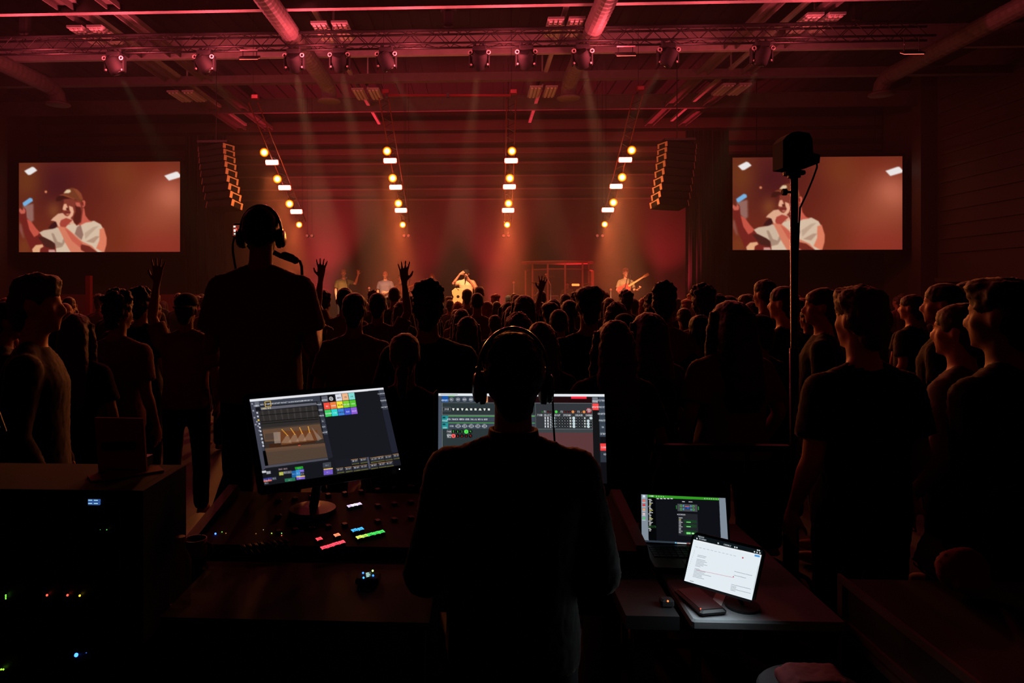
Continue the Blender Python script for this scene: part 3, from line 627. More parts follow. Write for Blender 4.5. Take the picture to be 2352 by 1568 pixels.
for x, y, z, r, tl in [(-.75, -.3, 1.35, .22, .2), (-.45, -.5, 1.55, .2, -.1), (.7, -.2, 1.3, .24, -.2), (-.8, .1, .95, .17, 0)]:
    o = MB().lathe((x, y, z), V(tl, .1, 1).normalized(), [(-.01, r), (0, r*.98), (.02, r*.3), (.04, .01)], 24).build('cymbal', CYM, t, smooth=True); MB().tube((x, y, 0), (x, y, z), .012, n=6).build('stand', STEEL, o)
for s in (-1, 1): MB().tube((s*.2, .05, .95), (s*.28, -.28, 1.05), .008, n=6).build('drumstick', M('drumstick_wood', (215,170,120), .6), t)
t = thing('drum_stool', c0+V(.25, .62, 0), 'small round stool under the drummer', 'stool'); MB().lathe((0,0,.62), UP, [(0, .17), (.08, .18), (.1, .15)]).build('seat', BLACK, t); MB().tube((0,0,0), (0,0,.62), .03).build('column', STEEL, t)
p = P(1322, 654, 21.4); MB().chamfer((0,0,0), (.24, .06, .07), .02).build('led_bar_lamp', M('orange_led', (255,120,60), .5, emit=3, emcol=(255,110,50)), loc=p, label='small glowing orange LED bar in front of the drum kit', cat='stage light')
def stand(px, py, D, label, boom=None, head=True):
    p = P(px, py, D); h = p.z-STZ; p.z = STZ; t = thing('microphone_stand', p, label, 'microphone stand', 'microphone stands on the stage')
    MB().tube((0,0,.02), (0,0,h), .012, n=8).build('pole', STEEL, t); MB().lathe((0,0,0), UP, [(0,.14), (.02,.14), (.03,.03)]).build('base', BLACK, t)
    q = V(0,0,h)
    if boom: MB().tube(q, q+boom, .012, n=8).build('boom', M('lit_boom', (235,190,160), .4), t); q = q+boom
    if head: MB().ball(q, .04).build('mic_head', M('mic_foam', (210,150,130), .6), t, smooth=True)
stand(1265, 655, 21.3, 'microphone stand with a long boom rising in front of the drum shield', boom=V(-.15, 0, .33)); stand(1180, 649, 20.8, 'straight microphone stand left of the drum shield'); stand(848, 662, 21, 'straight microphone stand left of the bald man'); stand(1403, 665, 21, 'low microphone stand left of the curly haired guitarist')
p = P(708, 676, 21); t = thing('keyboard', p, 'keyboard on a stand at the left of the stage, pink lit', 'keyboard'); MB().bbox((-.5,-.12,-.04), (.5,.12,.05)).build('case', BLACK, t); MB().bbox((-.45,-.11,.05), (.45,.0,.06)).build('keys', HEADM, t); MB().bbox((-.12,-.13,-.01), (.12,-.121,.02)).build('red_lit_strip', M('pink_strip', (255,90,110), .5, emit=1.2, emcol=(255,80,100)), t)  # strip's emission stands in for red light falling on the keyboard
for s in (-1, 1): MB().tube((-.4*s, 0, STZ-p.z), (.4*s, 0, -.04), .02).build('leg', BLACK, t)
p = P(905, 690, 19.6); t = thing('music_stand', (p.x, p.y, STZ), 'white sheet of paper on a music stand near the stage front', 'music stand'); h = p.z-STZ
MB().box((0,0,h), (.16,.01,.24), Matrix.Rotation(-.3, 3, 'X')).build('paper', M('paper', (235,230,225), .8), t); MB().box((0,.03,h-.02), (.3,.01,.2), Matrix.Rotation(-.3, 3, 'X')).build('desk', BLACK, t); MB().tube((0,0.03,0), (0,.03,h-.1), .012).build('pole', BLACK, t)

# ---------------------------------------------------------------- the crowd
TAKEN = []
def crowd(px, py, D, rz=0, sex='m', hair='short', hc='black', top='dark', label='', aL='down', aR='down', wide=1., zs=None, **kw):
    p = P(px, py, D); H = p.z; p.z = 0; TAKEN.append((p.x, p.y)); vox = .0062 if ('up' in (aL, aR)) else .013
    vox = kw.pop('vox', vox)
    return person(p, H, rz, aL, aR, sex, hair, hc, top, label=label, vox=vox, wide=wide, seed=len(TAKEN) % 3+1, **kw)
K = crowd
# nearest people, left to right
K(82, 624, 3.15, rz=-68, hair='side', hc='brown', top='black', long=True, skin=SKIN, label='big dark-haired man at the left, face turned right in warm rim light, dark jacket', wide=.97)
K(12, 692, 4.6, rz=-50, hair='short', cap='front', capc='black', top='black', label='man in a dark peaked cap at the very left edge, half out of frame')
K(176, 714, 4.3, rz=8, sex='f', hair='long', hc='brown', top='black', label='woman with long hair down her back behind the big man at the left')
K(272, 669, 4.7, rz=-12, hair='curly', top='rust', label='curly-haired man in a reddish t-shirt below the right half of the left video screen')
K(325, 663, 6.2, rz=-10, hair='curly', top='black', label='tall curly-haired man in black just right of the reddish t-shirt man')
K(354, 691, 8.6, rz=-20, hair='short', top='dark', label='smaller man tilting his head, between the curly-haired man and the raised arm')
K(428, 672, 5.6, rz=6, hair='short', cap='back', top='rust', aL='up', label='man in a backwards cap with one arm raised, left of the camera operator', wide=1.)
K(712, 685, 10.5, hair='short', top='dark', label='short-haired person in the crowd just right of the camera operator')
K(745, 671, 8.6, rz=-8, hair='curly', top='dark', label='curly-haired man below and left of the raised hand in the crowd')
K(727, 675, 11.5, hair='short', top='dark', label='small head half hidden behind the curly-haired man near the first raised hand')
K(792, 657, 7.2, rz=4, hair='short', top='rust', aL='up', label='man with his left hand raised, below the waving singer in olive')
K(868, 668, 6.5, rz=0, hair='short', top='rust', aR='up', label='person with the right hand raised below the bald man on the stage')
K(814, 667, 4.85, rz=2, hair='short', top='rust', label='short-haired man in a reddish t-shirt, closest one between the two raised hands', wide=1.03)
K(983, 650, 4.0, rz=3, hair='wavy' if False else 'curly', top='black', label='broad man with thick dark hair and black shirt, below the woman in white', wide=1.08)
K(930, 758, 3.45, rz=0, sex='f', hair='tied', hc='brown', top='dark', label='woman with hair tied smooth, standing just in front of the broad man in black', wide=1.02)
K(906, 655, 9.6, hair='buzz', top='dark', label='man with cropped hair and ears showing, below the guitarist in brown')
K(857, 669, 11, hair='curly', top='dark', label='small fluffy-haired head between the raised hand and the closest reddish t-shirt man')
K(941, 676, 10.5, hair='fringe', top='dark', label='low flat-haired head just left of the broad man in black')
K(920, 689, 8.8, sex='f', hair='long', hc='brown', top='dark', label='long-haired head rim-lit between cropped man and broad man in black')
K(1033, 686, 13, hair='short', top='dark', label='small far head just right of the broad man in black')
K(1052, 690, 11.5, sex='f', hair='long', hc='red', top='dark', label='small reddish rim-lit head under the acoustic guitar')
K(1073, 661, 11.2, hair='short', top='dark', label='dark head left behind the tall round-headed man below the lead singer')
K(1101, 655, 12, hair='short', top='dark', label='dark head right behind the tall round-headed man below the lead singer')
K(1096, 668, 8.6, hair='buzz', top='rust', label='tall round-headed man in a reddish shirt below and right of the lead singer')
K(1060, 706, 7, sex='f', hair='long', hc='brown', top='dark', label='long-haired woman left of the tall round-headed man')
K(1073, 722, 5.2, sex='f', hair='long', hc='brown', top='dark', label='long-haired woman close above and left of the headphone band')
K(1137, 720, 7.6, hair='short', hc='brown', top='dark', label='small tilted head directly above the seated lighting desk headphones')
K(1141, 690, 12, hair='short', top='dark', label='small head left of the sloping long-haired woman, centre crowd')
K(1166, 690, 7.8, rz=15, sex='f', hair='long', hc='brown', top='dark', label='woman with sloping long hair left of the drum shield')
K(1177, 699, 7.2, sex='f', hair='long', hc='brown', top='dark', label='long-haired head overlapping the right of the sloping-haired woman')
K(1204, 674, 6.3, sex='f', hair='long', hc='brown', top='dark', label='tall long-haired woman below the left post of the drum shield', wide=1.1)
K(1189, 711, 4.9, rz=20, sex='f', hair='wavy', hc='brown', top='dark', label='woman with wide wavy hair just above the headphones', wide=1.)
K(1188, 674, 11, hair='short', top='dark', label='small dark head behind the tall long-haired woman, left side')
K(1243, 665, 11, hair='short', top='dark', label='small round head left of the open raised hand by the drum kit')
K(1272, 684, 8.2, rz=0, hair='short', top='dark', aL=(V(.2,.05,1.6), V(.15,.1,1.83), V(-.2,.05,1), V(0,1,0), .35), label='person with a raised open hand before the drum kit', vox=.0062)
K(1240, 690, 8.6, hair='short', top='dark', label='head with lit rim between the tall long-haired woman and the drum kit')
K(1262, 692, 7.4, sex='f', hair='fringe', top='dark', label='wide dark-haired head below the raised open hand')
K(1283, 704, 5.6, hair='buzz', top='dark', label='round dark head with ears above the right headphone cup')
K(1243, 733, 4.1, sex='f', hair='long', hc='brown', top='black', label='woman with very long hair, immediately right of the headphones', wide=1.05)
K(1308, 685, 6.6, sex='f', hair='tied', top='dark', label='smooth-haired head left of the flat-topped tall man')
K(1299, 672, 10.5, hair='short', top='dark', label='small head in front of the drummer')
K(1321, 673, 11, hair='curly', top='dark', label='small fluffy head between the drummer and the flat-topped tall man')
K(1352, 653, 4.65, rz=0, hair='fringe', top='black', label='tall man with flat-topped bushy hair below the right side of the drum shield', wide=1.)
K(1411, 728, 3.6, sex='f', hair='long', hc='brown', top='dark', label='woman with long smooth rim-lit hair and dark top, right of the headphones', wide=1.05)
K(1416, 689, 6.2, rz=-20, hair='wavy', hc='brown', top='dark', sex='f', label='fluffy-haired woman below the curly haired guitarist')
K(1439, 669, 9.2, hair='curly', top='dark', label='curly dark head right under the guitar of the curly haired guitarist')
K(1455, 683, 10.6, hair='short', top='dark', label='small head right of the curly dark head below the guitarist')
K(1434, 719, 5.6, hair='short', top='dark', cap='front', label='person in a dark cap above the long smooth-haired woman')
K(1399, 681, 10, sex='f', hair='long', top='dark', label='long-haired small head left below the curly haired guitarist')
K(1525, 652, 5.0, rz=-12, hair='curly', top='rust', label='man with big curly hair in a reddish shirt, below the right loudspeaker array')
K(1503, 676, 5.8, rz=0, hair='curly', top='black', label='round dark head just left in front of the big curly-haired man')
K(1490, 712, 4.2, rz=10, sex='f', hair='long', hc='black', top='dark', label='large dark-haired woman below the big curly-haired man', wide=1.12)
K(1478, 681, 11, sex='f', hair='long', hc='red', top='dark', label='small red-lit head left of the round dark head')
K(1571, 704, 7.8, hair='short', hc='brown', top='dark', label='short-haired small head with lit left edge between the two curly men')
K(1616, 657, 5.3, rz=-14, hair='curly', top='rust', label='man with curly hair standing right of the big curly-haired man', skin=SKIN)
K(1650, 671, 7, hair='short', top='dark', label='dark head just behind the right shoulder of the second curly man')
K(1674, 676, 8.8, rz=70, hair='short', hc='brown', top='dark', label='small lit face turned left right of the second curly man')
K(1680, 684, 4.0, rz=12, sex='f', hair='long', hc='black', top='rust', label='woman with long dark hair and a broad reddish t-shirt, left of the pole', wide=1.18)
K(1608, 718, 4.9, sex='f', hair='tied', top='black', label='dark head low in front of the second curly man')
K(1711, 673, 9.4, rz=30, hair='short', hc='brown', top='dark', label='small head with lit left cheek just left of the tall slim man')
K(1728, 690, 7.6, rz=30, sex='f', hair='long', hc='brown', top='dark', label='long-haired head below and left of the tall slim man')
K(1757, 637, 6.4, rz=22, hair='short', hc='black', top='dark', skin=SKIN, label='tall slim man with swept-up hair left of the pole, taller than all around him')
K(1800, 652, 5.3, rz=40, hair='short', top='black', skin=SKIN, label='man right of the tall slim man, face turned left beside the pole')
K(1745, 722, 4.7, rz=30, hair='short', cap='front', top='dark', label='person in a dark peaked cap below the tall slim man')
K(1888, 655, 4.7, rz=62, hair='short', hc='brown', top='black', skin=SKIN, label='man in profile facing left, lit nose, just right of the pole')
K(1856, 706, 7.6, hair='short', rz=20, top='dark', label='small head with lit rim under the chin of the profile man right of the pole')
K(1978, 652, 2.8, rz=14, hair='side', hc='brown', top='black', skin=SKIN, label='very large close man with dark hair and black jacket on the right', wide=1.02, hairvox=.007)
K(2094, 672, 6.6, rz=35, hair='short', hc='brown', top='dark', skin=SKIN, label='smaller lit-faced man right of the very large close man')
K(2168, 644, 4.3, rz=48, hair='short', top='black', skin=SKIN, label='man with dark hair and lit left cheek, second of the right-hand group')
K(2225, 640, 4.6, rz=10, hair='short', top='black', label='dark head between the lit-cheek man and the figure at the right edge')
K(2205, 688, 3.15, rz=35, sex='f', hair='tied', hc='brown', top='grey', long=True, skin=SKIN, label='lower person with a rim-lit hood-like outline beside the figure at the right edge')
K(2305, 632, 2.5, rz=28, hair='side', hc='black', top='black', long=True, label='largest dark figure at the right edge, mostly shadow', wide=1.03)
# far rows of the crowd
zones = [(0, 130, 'far spectator below the left video screen near its left edge'), (130, 260, 'far spectator below the middle of the left video screen'), (260, 430, 'far spectator below the right edge of the left video screen'),
         (430, 720, 'far spectator beside or behind the camera operator'), (720, 840, 'far spectator below the waving singer in olive'), (840, 960, 'far spectator below the bald man on the stage'), (960, 1120, 'far spectator below the lead singer'),
         (1120, 1210, 'far spectator between lead singer and drum shield'), (1210, 1380, 'far spectator below the drum shield'), (1380, 1490, 'far spectator below the curly haired guitarist'), (1490, 1680, 'far spectator right of the stage, left of right screen'),
         (1680, 1830, 'far spectator below the left part of the right video screen'), (1830, 2000, 'far spectator below the middle of the right video screen'), (2000, 2352, 'far spectator right of the right video screen')]
rnd = random.Random(11); far = []
for D in (6.9, 8.0, 9.1, 10.2, 11.3, 12.4, 13.5, 14.6, 15.7, 16.8):
    x = -60 + rnd.uniform(0, 60)
    while x < 2400:
        step = rnd.uniform(.62, 1.25)*1568/D * (1.5 if D < 9 else 1.15)
        p = P(x, 668, D); p.x += rnd.uniform(-.1, .1); p.y += rnd.uniform(-.2, .2)
        if all((p.x-a)**2+(p.y-b)**2 > .36 for a, b in TAKEN) and -15.5 < p.x < 13.3: far.append((x, D, p)); TAKEN.append((p.x, p.y))
        x += step
far.sort(key=lambda f: f[0]); ordn = ['first', 'second', 'third', 'fourth', 'fifth', 'sixth', 'seventh', 'eighth', 'ninth', 'tenth', 'eleventh', 'twelfth', 'thirteenth', 'fourteenth', 'fifteenth', 'sixteenth', 'seventeenth', 'eighteenth', 'nineteenth', 'twentieth', 'twenty-first', 'twenty-second', 'twenty-third', 'twenty-fourth', 'twenty-fifth', 'twenty-sixth', 'twenty-seventh', 'twenty-eighth', 'twenty-ninth', 'thirtieth']
cnt = {}
for x, D, p in far:
    z = next((z for z in zones if z[0] <= x < z[1]), zones[0] if x < 0 else zones[-1]); cnt[z] = cnt.get(z, 0)+1
    sex = rnd.choice('mmf'); hair = rnd.choice(['short', 'short', 'curly', 'buzz', 'fringe'] if sex == 'm' else ['long', 'long', 'tied', 'wavy'])
    H = rnd.uniform(1.68, 1.82) if sex == 'm' else rnd.uniform(1.58, 1.7)
    q = Vector((p.x, p.y, 0)); person(q, H, rnd.uniform(-25, 25), 'down', 'down', sex, hair, rnd.choice(['black', 'brown', 'brown', 'red']), rnd.choice(['dark', 'dark', 'black', 'rust']), label='%s, %s from the left' % (z[2], ordn[min(cnt[z]-1, 29)]), group='far rows of the crowd', seed=rnd.choice([1, 2]))
# pillar, the red light on it put into its colour, and low wall at the left edge of the stage
p = P(206, 633, 17); MB().bbox((-.075, -.06, 0), (.04, .06, p.z)).build('post', M('red_lit_post', (120,30,34), .5), loc=(p.x, p.y, 0), label='short red-lit post standing behind the crowd below the left video screen', cat='post')
p = PY(120, 676, 18.6); q = PY(470, 676, 18.6); MB().bbox((p.x, 18.5, 0), (q.x, 18.62, p.z)).build('barrier', M('barrier_board', (100,50,40), .7), label='long low barrier board behind the crowd below the left video screen', cat='barrier')

# ---------------------------------------------------------------- pictures for the screens, drawn here and stored as colours on their meshes
FONT = dict(zip('ABCDEFGHIJKLMNOPQRSTUVWXYZ0123456789.-:>?/&', '''010101111101101 110101110101110 011100100100011 110101101101110 111100110100111 111100110100100 011100101101011 101101111101101 111010010010111 001001001101010 101101110101101 100100100100111 101111111101101 101111111111101 010101101101010 110101110100100 010101101110011 110101110101101 011100010001110 111010010010010 101101101101111 101101101101010 101101111111101 101101010101101 101101010010010 111001010100111 111101101101111 010110010010111 110001010100111 110001010001110 101101111001001 111100110001110 011100111101111 111001010010010 111101111101111 111101111001110 000000000000010 000000111000000 000010000010000 100010001010100 110001010000010 001001010100100 010101010101011'''.split()))
def homog(c):
    A = []; b = []
    for (u, v), (x, y) in zip([(0,0),(1,0),(1,1),(0,1)], c):
        A.append([u,v,1,0,0,0,-x*u,-x*v]); b.append(x); A.append([0,0,0,u,v,1,-y*u,-y*v]); b.append(y)
    h = np.linalg.solve(np.array(A, float), np.array(b, float)); return np.append(h, 1).reshape(3, 3)
class Pic:
    def __init__(s, corners, w, h, ss=3, bg=(0,0,0)):
        s.W, s.H, s.ss = w, h, ss; s.a = np.zeros((h*ss, w*ss, 3)) + np.array(bg)/255; s.Hi = np.linalg.inv(homog(corners)); s.z = (0, 0, 1)
    def uv(s, p):
        ox, oy, k = s.z; q = s.Hi @ np.array([ox+p[0]/k, oy+p[1]/k, 1]); return q[0]/q[2]*s.W*s.ss, q[1]/q[2]*s.H*s.ss
    def poly(s, pts, col, op=1., raw=False):
        q = np.array([p if raw else s.uv(p) for p in pts]); h, w = s.a.shape[:2]
        x0, y0 = np.floor(q.min(0)).astype(int); x1, y1 = np.ceil(q.max(0)).astype(int)+1; x0, y0 = max(0, x0), max(0, y0); x1, y1 = min(w, x1), min(h, y1)
        if x1 <= x0 or y1 <= y0: return
        X, Y = np.meshgrid(np.arange(x0, x1)+.5, np.arange(y0, y1)+.5); ins = np.zeros(X.shape, bool)
        for i in range(len(q)):
            ax, ay = q[i]; bx, by = q[i-1]
            if ay == by: continue
            ins ^= ((ay > Y) != (by > Y)) & (X < (bx-ax)*(Y-ay)/(by-ay)+ax)
        r = s.a[y0:y1, x0:x1]; r[ins] = r[ins]*(1-op)+np.array(col)/255*op
    def q(s, x0, y0, x1, y1, x2, y2, x3, y3, col, op=1.): s.poly([(x0,y0),(x1,y1),(x2,y2),(x3,y3)], col, op)
    def R(s, u0, v0, u1, v1, col, op=1.):                     # rectangle in picture fractions
        k = s.ss; s.poly([(u0*s.W*k, v0*s.H*k), (u1*s.W*k, v0*s.H*k), (u1*s.W*k, v1*s.H*k), (u0*s.W*k, v1*s.H*k)], col, op, True)
    def disc(s, u, v, r, col, op=1., rin=0):                  # r as a fraction of the width
        k = s.ss; cx, cy_, R_ = u*s.W*k, v*s.H*k, r*s.W*k; y, x = np.ogrid[:s.a.shape[0], :s.a.shape[1]]; d = np.hypot(x+.5-cx, y+.5-cy_); m_ = (d < R_) & (d >= rin*s.W*k); s.a[m_] = s.a[m_]*(1-op)+np.array(col)/255*op
    def blob(s, x, y, rx, ry, col, op=1.):
        cx, cy_ = s.uv((x, y)); bx, _ = s.uv((x+rx, y)); _, by = s.uv((x, y+ry)); Y, X = np.ogrid[:s.a.shape[0], :s.a.shape[1]]
        g = (np.exp(-(((X-cx)/(bx-cx))**2+((Y-cy_)/(by-cy_))**2))*op)[..., None]; s.a[:] = s.a*(1-g)+np.array(col)/255*g
    def text(s, u, v, t, hgt, col, op=1., cen=True):          # tiny block letters, hgt a fraction of the height
        k = s.ss; ph = hgt*s.H*k/5; pw = ph*.8; x = u*s.W*k-(len(t)*4-1)*pw/2*(1 if cen else 0); y = v*s.H*k-2.5*ph
        for c in t.upper():
            g = FONT.get(c)
            if g:
                for i, b in enumerate(g):
                    if b == '1':
                        xa, ya = x+(i % 3)*pw, y+(i//3)*ph; X0, X1, Y0, Y1 = int(round(xa)), int(round(xa+pw)), int(round(ya)), int(round(ya+ph)); X1 = max(X1, X0+1); Y1 = max(Y1, Y0+1)
                        if X0 >= 0 and Y0 >= 0: r = s.a[Y0:Y1, X0:X1]; r[:] = r*(1-op)+np.array(col)/255*op
            x += 4*pw
    def blur(s, n, m=2):
        for _ in range(m):
            for ax in (0, 1):
                p_ = np.pad(s.a, [(n, n) if i == ax else (0, 0) for i in range(3)], mode='edge'); c = np.cumsum(p_, axis=ax); c = np.concatenate([np.zeros_like(np.take(c, [0], ax)), c], axis=ax); L = s.a.shape[ax]
                s.a = (np.take(c, np.arange(2*n+1, L+2*n+1), ax)-np.take(c, np.arange(0, L), ax))/(2*n+1)
    def grid(s, name, TL, U, Vd, mat, parent):
        k = s.ss; a = s.a.reshape(s.H, k, s.W, k, 3).mean((1, 3)); a = np.clip(a, 0, 1); l = np.where(a <= .04045, a/12.92, ((a+.055)/1.055)**2.4)
        H_, W_ = s.H, s.W; u, v = np.meshgrid(np.linspace(0, 1, W_), np.linspace(0, 1, H_)); TL, U, Vd = map(np.array, (TL, U, Vd))
        co = TL+u[..., None]*U+v[..., None]*Vd; me = bpy.data.meshes.new(name); i = np.arange(H_*W_).reshape(H_, W_)
        f = np.stack([i[:-1,:-1], i[1:,:-1], i[1:,1:], i[:-1,1:]], -1).reshape(-1, 4)
        me.vertices.add(H_*W_); me.vertices.foreach_set('co', co.reshape(-1)); me.loops.add(f.size); me.loops.foreach_set('vertex_index', f.reshape(-1)); me.polygons.add(len(f)); me.polygons.foreach_set('loop_start', np.arange(0, f.size, 4)); me.update(calc_edges=True)
        at = me.attributes.new('picture', 'FLOAT_COLOR', 'POINT'); at.data.foreach_set('color', np.concatenate([l, np.ones((H_, W_, 1))], -1).reshape(-1)); return mkobj(name, me, mat, parent)
SCREENM = mat_attr('screen_picture', strength=1.0)
# --- the live picture of the singer on the two big screens
def singer_pic():
    s = Pic([(46,374),(414,374),(414,578),(41,578)], 370, 205, 3, (112,42,26)); s.z = (20, 360, 5.737)
    B = s.blob; Pp = s.poly
    B(650, 350, 620, 420, (72,22,26)); B(250, 300, 200, 330, (108,52,26)); B(1500, 250, 300, 260, (122,56,28), .8); B(1900, 150, 250, 160, (118,40,24), .6); B(1100, 700, 300, 500, (98,32,22), .7)
    B(2120, 560, 260, 260, (214,120,96), .9); B(1950, 850, 480, 420, (158,76,52), .75); B(2000, 1200, 600, 260, (146,48,38), .7); B(1420, 1100, 200, 300, (112,44,22), .6); B(600, 700, 90, 110, (140,80,40), .6)
    Pp([(190,640),(330,610),(330,830),(290,860),(230,800)], (158,118,110), .8); Pp([(140,860),(165,880),(200,1060),(180,1060),(140,960)], (150,95,90), .7); B(200, 1180, 90, 120, (120,58,28), .8)
    s.blur(5); s.z = (20, 360, 5.737)
    Pp([(135,700),(145,668),(185,690),(205,660),(232,690),(238,800),(300,860),(350,930),(410,985),(400,1010),(480,1040),(620,1140),(620,1260),(300,1260),(230,1080),(165,860),(135,790)], (112,34,28))
    Pp([(238,810),(300,850),(352,925),(405,985),(385,1020),(330,1050),(270,950)], (196,82,66)); Pp([(135,700),(150,668),(185,700),(200,664),(225,700),(215,740),(160,745)], (196,95,78)); Pp([(380,1050),(480,1040),(610,1130),(600,1210),(480,1180)], (70,32,26))
    Pp([(620,1260),(610,1110),(590,1000),(640,930),(760,900),(850,870),(1010,850),(1130,840),(1215,885),(1270,980),(1292,1080),(1255,1260)], (216,190,164)); Pp([(400,990),(460,960),(560,945),(640,920),(690,1000),(720,1150),(640,1160),(560,1100),(440,1040)], (206,180,156))
    Pp([(1200,950),(1255,930),(1292,1060),(1288,1150),(1255,1260),(1150,1200),(1195,1100)], (222,124,94)); Pp([(900,925),(950,885),(985,1020),(960,1090),(900,1040),(870,1010)], (150,112,98)); Pp([(1000,1000),(1120,920),(1190,905),(1100,990),(1010,1080)], (178,145,125), .6); Pp([(1020,1110),(1150,1040),(1200,1040),(1120,1130)], (160,118,98), .6)
    Pp([(560,1000),(590,1000),(640,1110),(700,1130),(720,1060),(700,1000),(740,1120),(700,1180),(620,1200)], (150,118,100), .7)
    Pp([(955,690),(1000,670),(1015,770),(1060,830),(1110,850),(1020,862),(940,900),(900,880),(880,800)], (202,92,74)); Pp([(735,560),(860,545),(960,575),(975,660),(985,700),(960,860),(900,905),(850,850),(800,815),(745,790),(715,720)], (128,54,40))
    Pp([(880,640),(940,640),(965,720),(950,850),(900,890),(850,850),(860,780),(890,720)], (84,28,22)); Pp([(885,600),(940,600),(960,660),(900,650)], (196,96,78)); Pp([(975,580),(1000,570),(1018,592),(1012,645),(985,672),(972,640)], (206,98,78)); Pp([(965,600),(990,590),(995,640),(980,650)], (120,40,32))
    Pp([(735,620),(765,615),(790,680),(770,700),(735,700),(715,690),(722,655)], (232,170,138)); Pp([(800,640),(850,660),(864,720),(850,770),(815,805),(765,805),(755,790),(800,768),(822,730),(805,690)], (232,172,140)); Pp([(720,725),(770,715),(822,722),(815,740),(760,742)], (110,38,32)); Pp([(760,745),(805,742),(795,765),(765,762)], (196,110,90)); Pp([(762,668),(800,668),(800,700),(765,698)], (92,36,28))
    Pp([(720,500),(745,450),(790,420),(850,408),(915,432),(965,485),(990,560),(975,590),(920,572),(860,548),(790,515)], (116,58,34)); Pp([(860,415),(915,432),(965,485),(988,560),(950,560),(900,480)], (150,72,46), .7); Pp([(732,478),(775,432),(822,434),(828,462),(800,478)], (222,196,160)); Pp([(625,580),(635,540),(665,508),(710,490),(790,512),(870,550),(915,575),(860,560),(790,545),(730,548),(690,580)], (62,22,18)); Pp([(665,508),(712,490),(790,512),(900,560),(860,560),(780,530),(720,508)], (140,66,42))
    Pp([(520,935),(560,880),(620,840),(650,880),(620,930),(570,945)], (58,22,22)); Pp([(555,835),(585,800),(655,745),(715,735),(750,770),(800,790),(850,830),(872,880),(800,880),(745,930),(690,935),(645,900),(625,850),(590,838)], (222,168,138)); Pp([(690,830),(760,800),(845,830),(770,900),(735,940),(690,930),(672,880)], (168,66,54))
    Pp([(640,905),(760,925),(880,1030),(970,1110),(1100,1170),(1180,1260),(820,1260),(740,1120),(690,1000)], (214,124,96)); Pp([(940,1140),(1060,1170),(1180,1260),(1020,1260),(950,1220)], (112,40,30)); Pp([(735,930),(800,970),(890,1060),(970,1130),(940,1190),(830,1100)], (196,88,70), .8)
    Pp([(300,1210),(350,1155),(440,1145),(455,1175),(410,1200),(400,1260),(310,1260)], (226,168,126)); Pp([(520,1215),(600,1215),(615,1260),(520,1260)], (206,150,140))
    Pp([(218,188),(325,134),(352,142),(392,182),(300,238),(270,240)], (236,232,232)); Pp([(2050,262),(2200,212),(2225,214),(2264,258),(2255,285),(2110,326)], (238,232,230)); Pp([(188,600),(285,535),(318,545),(325,578),(218,645),(195,635)], (118,176,222)); s.disc((495-135)/2127, (465-80)/1178, .008, (214,130,88))
    s.blur(3); return s
sp = singer_pic()
def big_screen(x0, y0, x1, y1, lab):
    Y = 22.4; a, b = PY(x0, y0, Y), PY(x1, y1, Y); t = thing('video_screen', ((a.x+b.x)/2, Y, b.z), lab, 'screen', 'big video screens beside the stage'); o_ = Vector(t.location)
    W_, H_ = b.x-a.x, a.z-b.z
    sp.grid('picture', a-o_, V(W_, 0, 0), V(0, 0, -H_), SCREENM, t)
    m = MB(); e = .1
    m.bbox((-W_/2-e, .02, -e), (W_/2+e, .14, H_+e)); m.build('backing', MATTE, t)
    for c, sz in [((0, 0, -e/2-.002), (W_+2*e, .05, e)), ((0, 0, H_+e/2+.002), (W_+2*e, .05, e)), ((-W_/2-e/2-.002, 0, H_/2), (e, .05, H_)), ((W_/2+e/2+.002, 0, H_/2), (e, .05, H_))]: MB().box(c, sz).build('frame_edge', DRAPE, t)
    for s_ in (-1, 1): MB().tube((s_*W_*.35, .08, H_+e), (s_*W_*.35, .08, ZC-b.z), .015, n=6).build('steel_wire', BLACK, t)
big_screen(43.5, 374, 414, 578, 'big video screen left of the stage showing the singer in cap'); big_screen(1682, 362, 2072.5, 573, 'big video screen right of the stage showing the singer, partly behind the black pole')

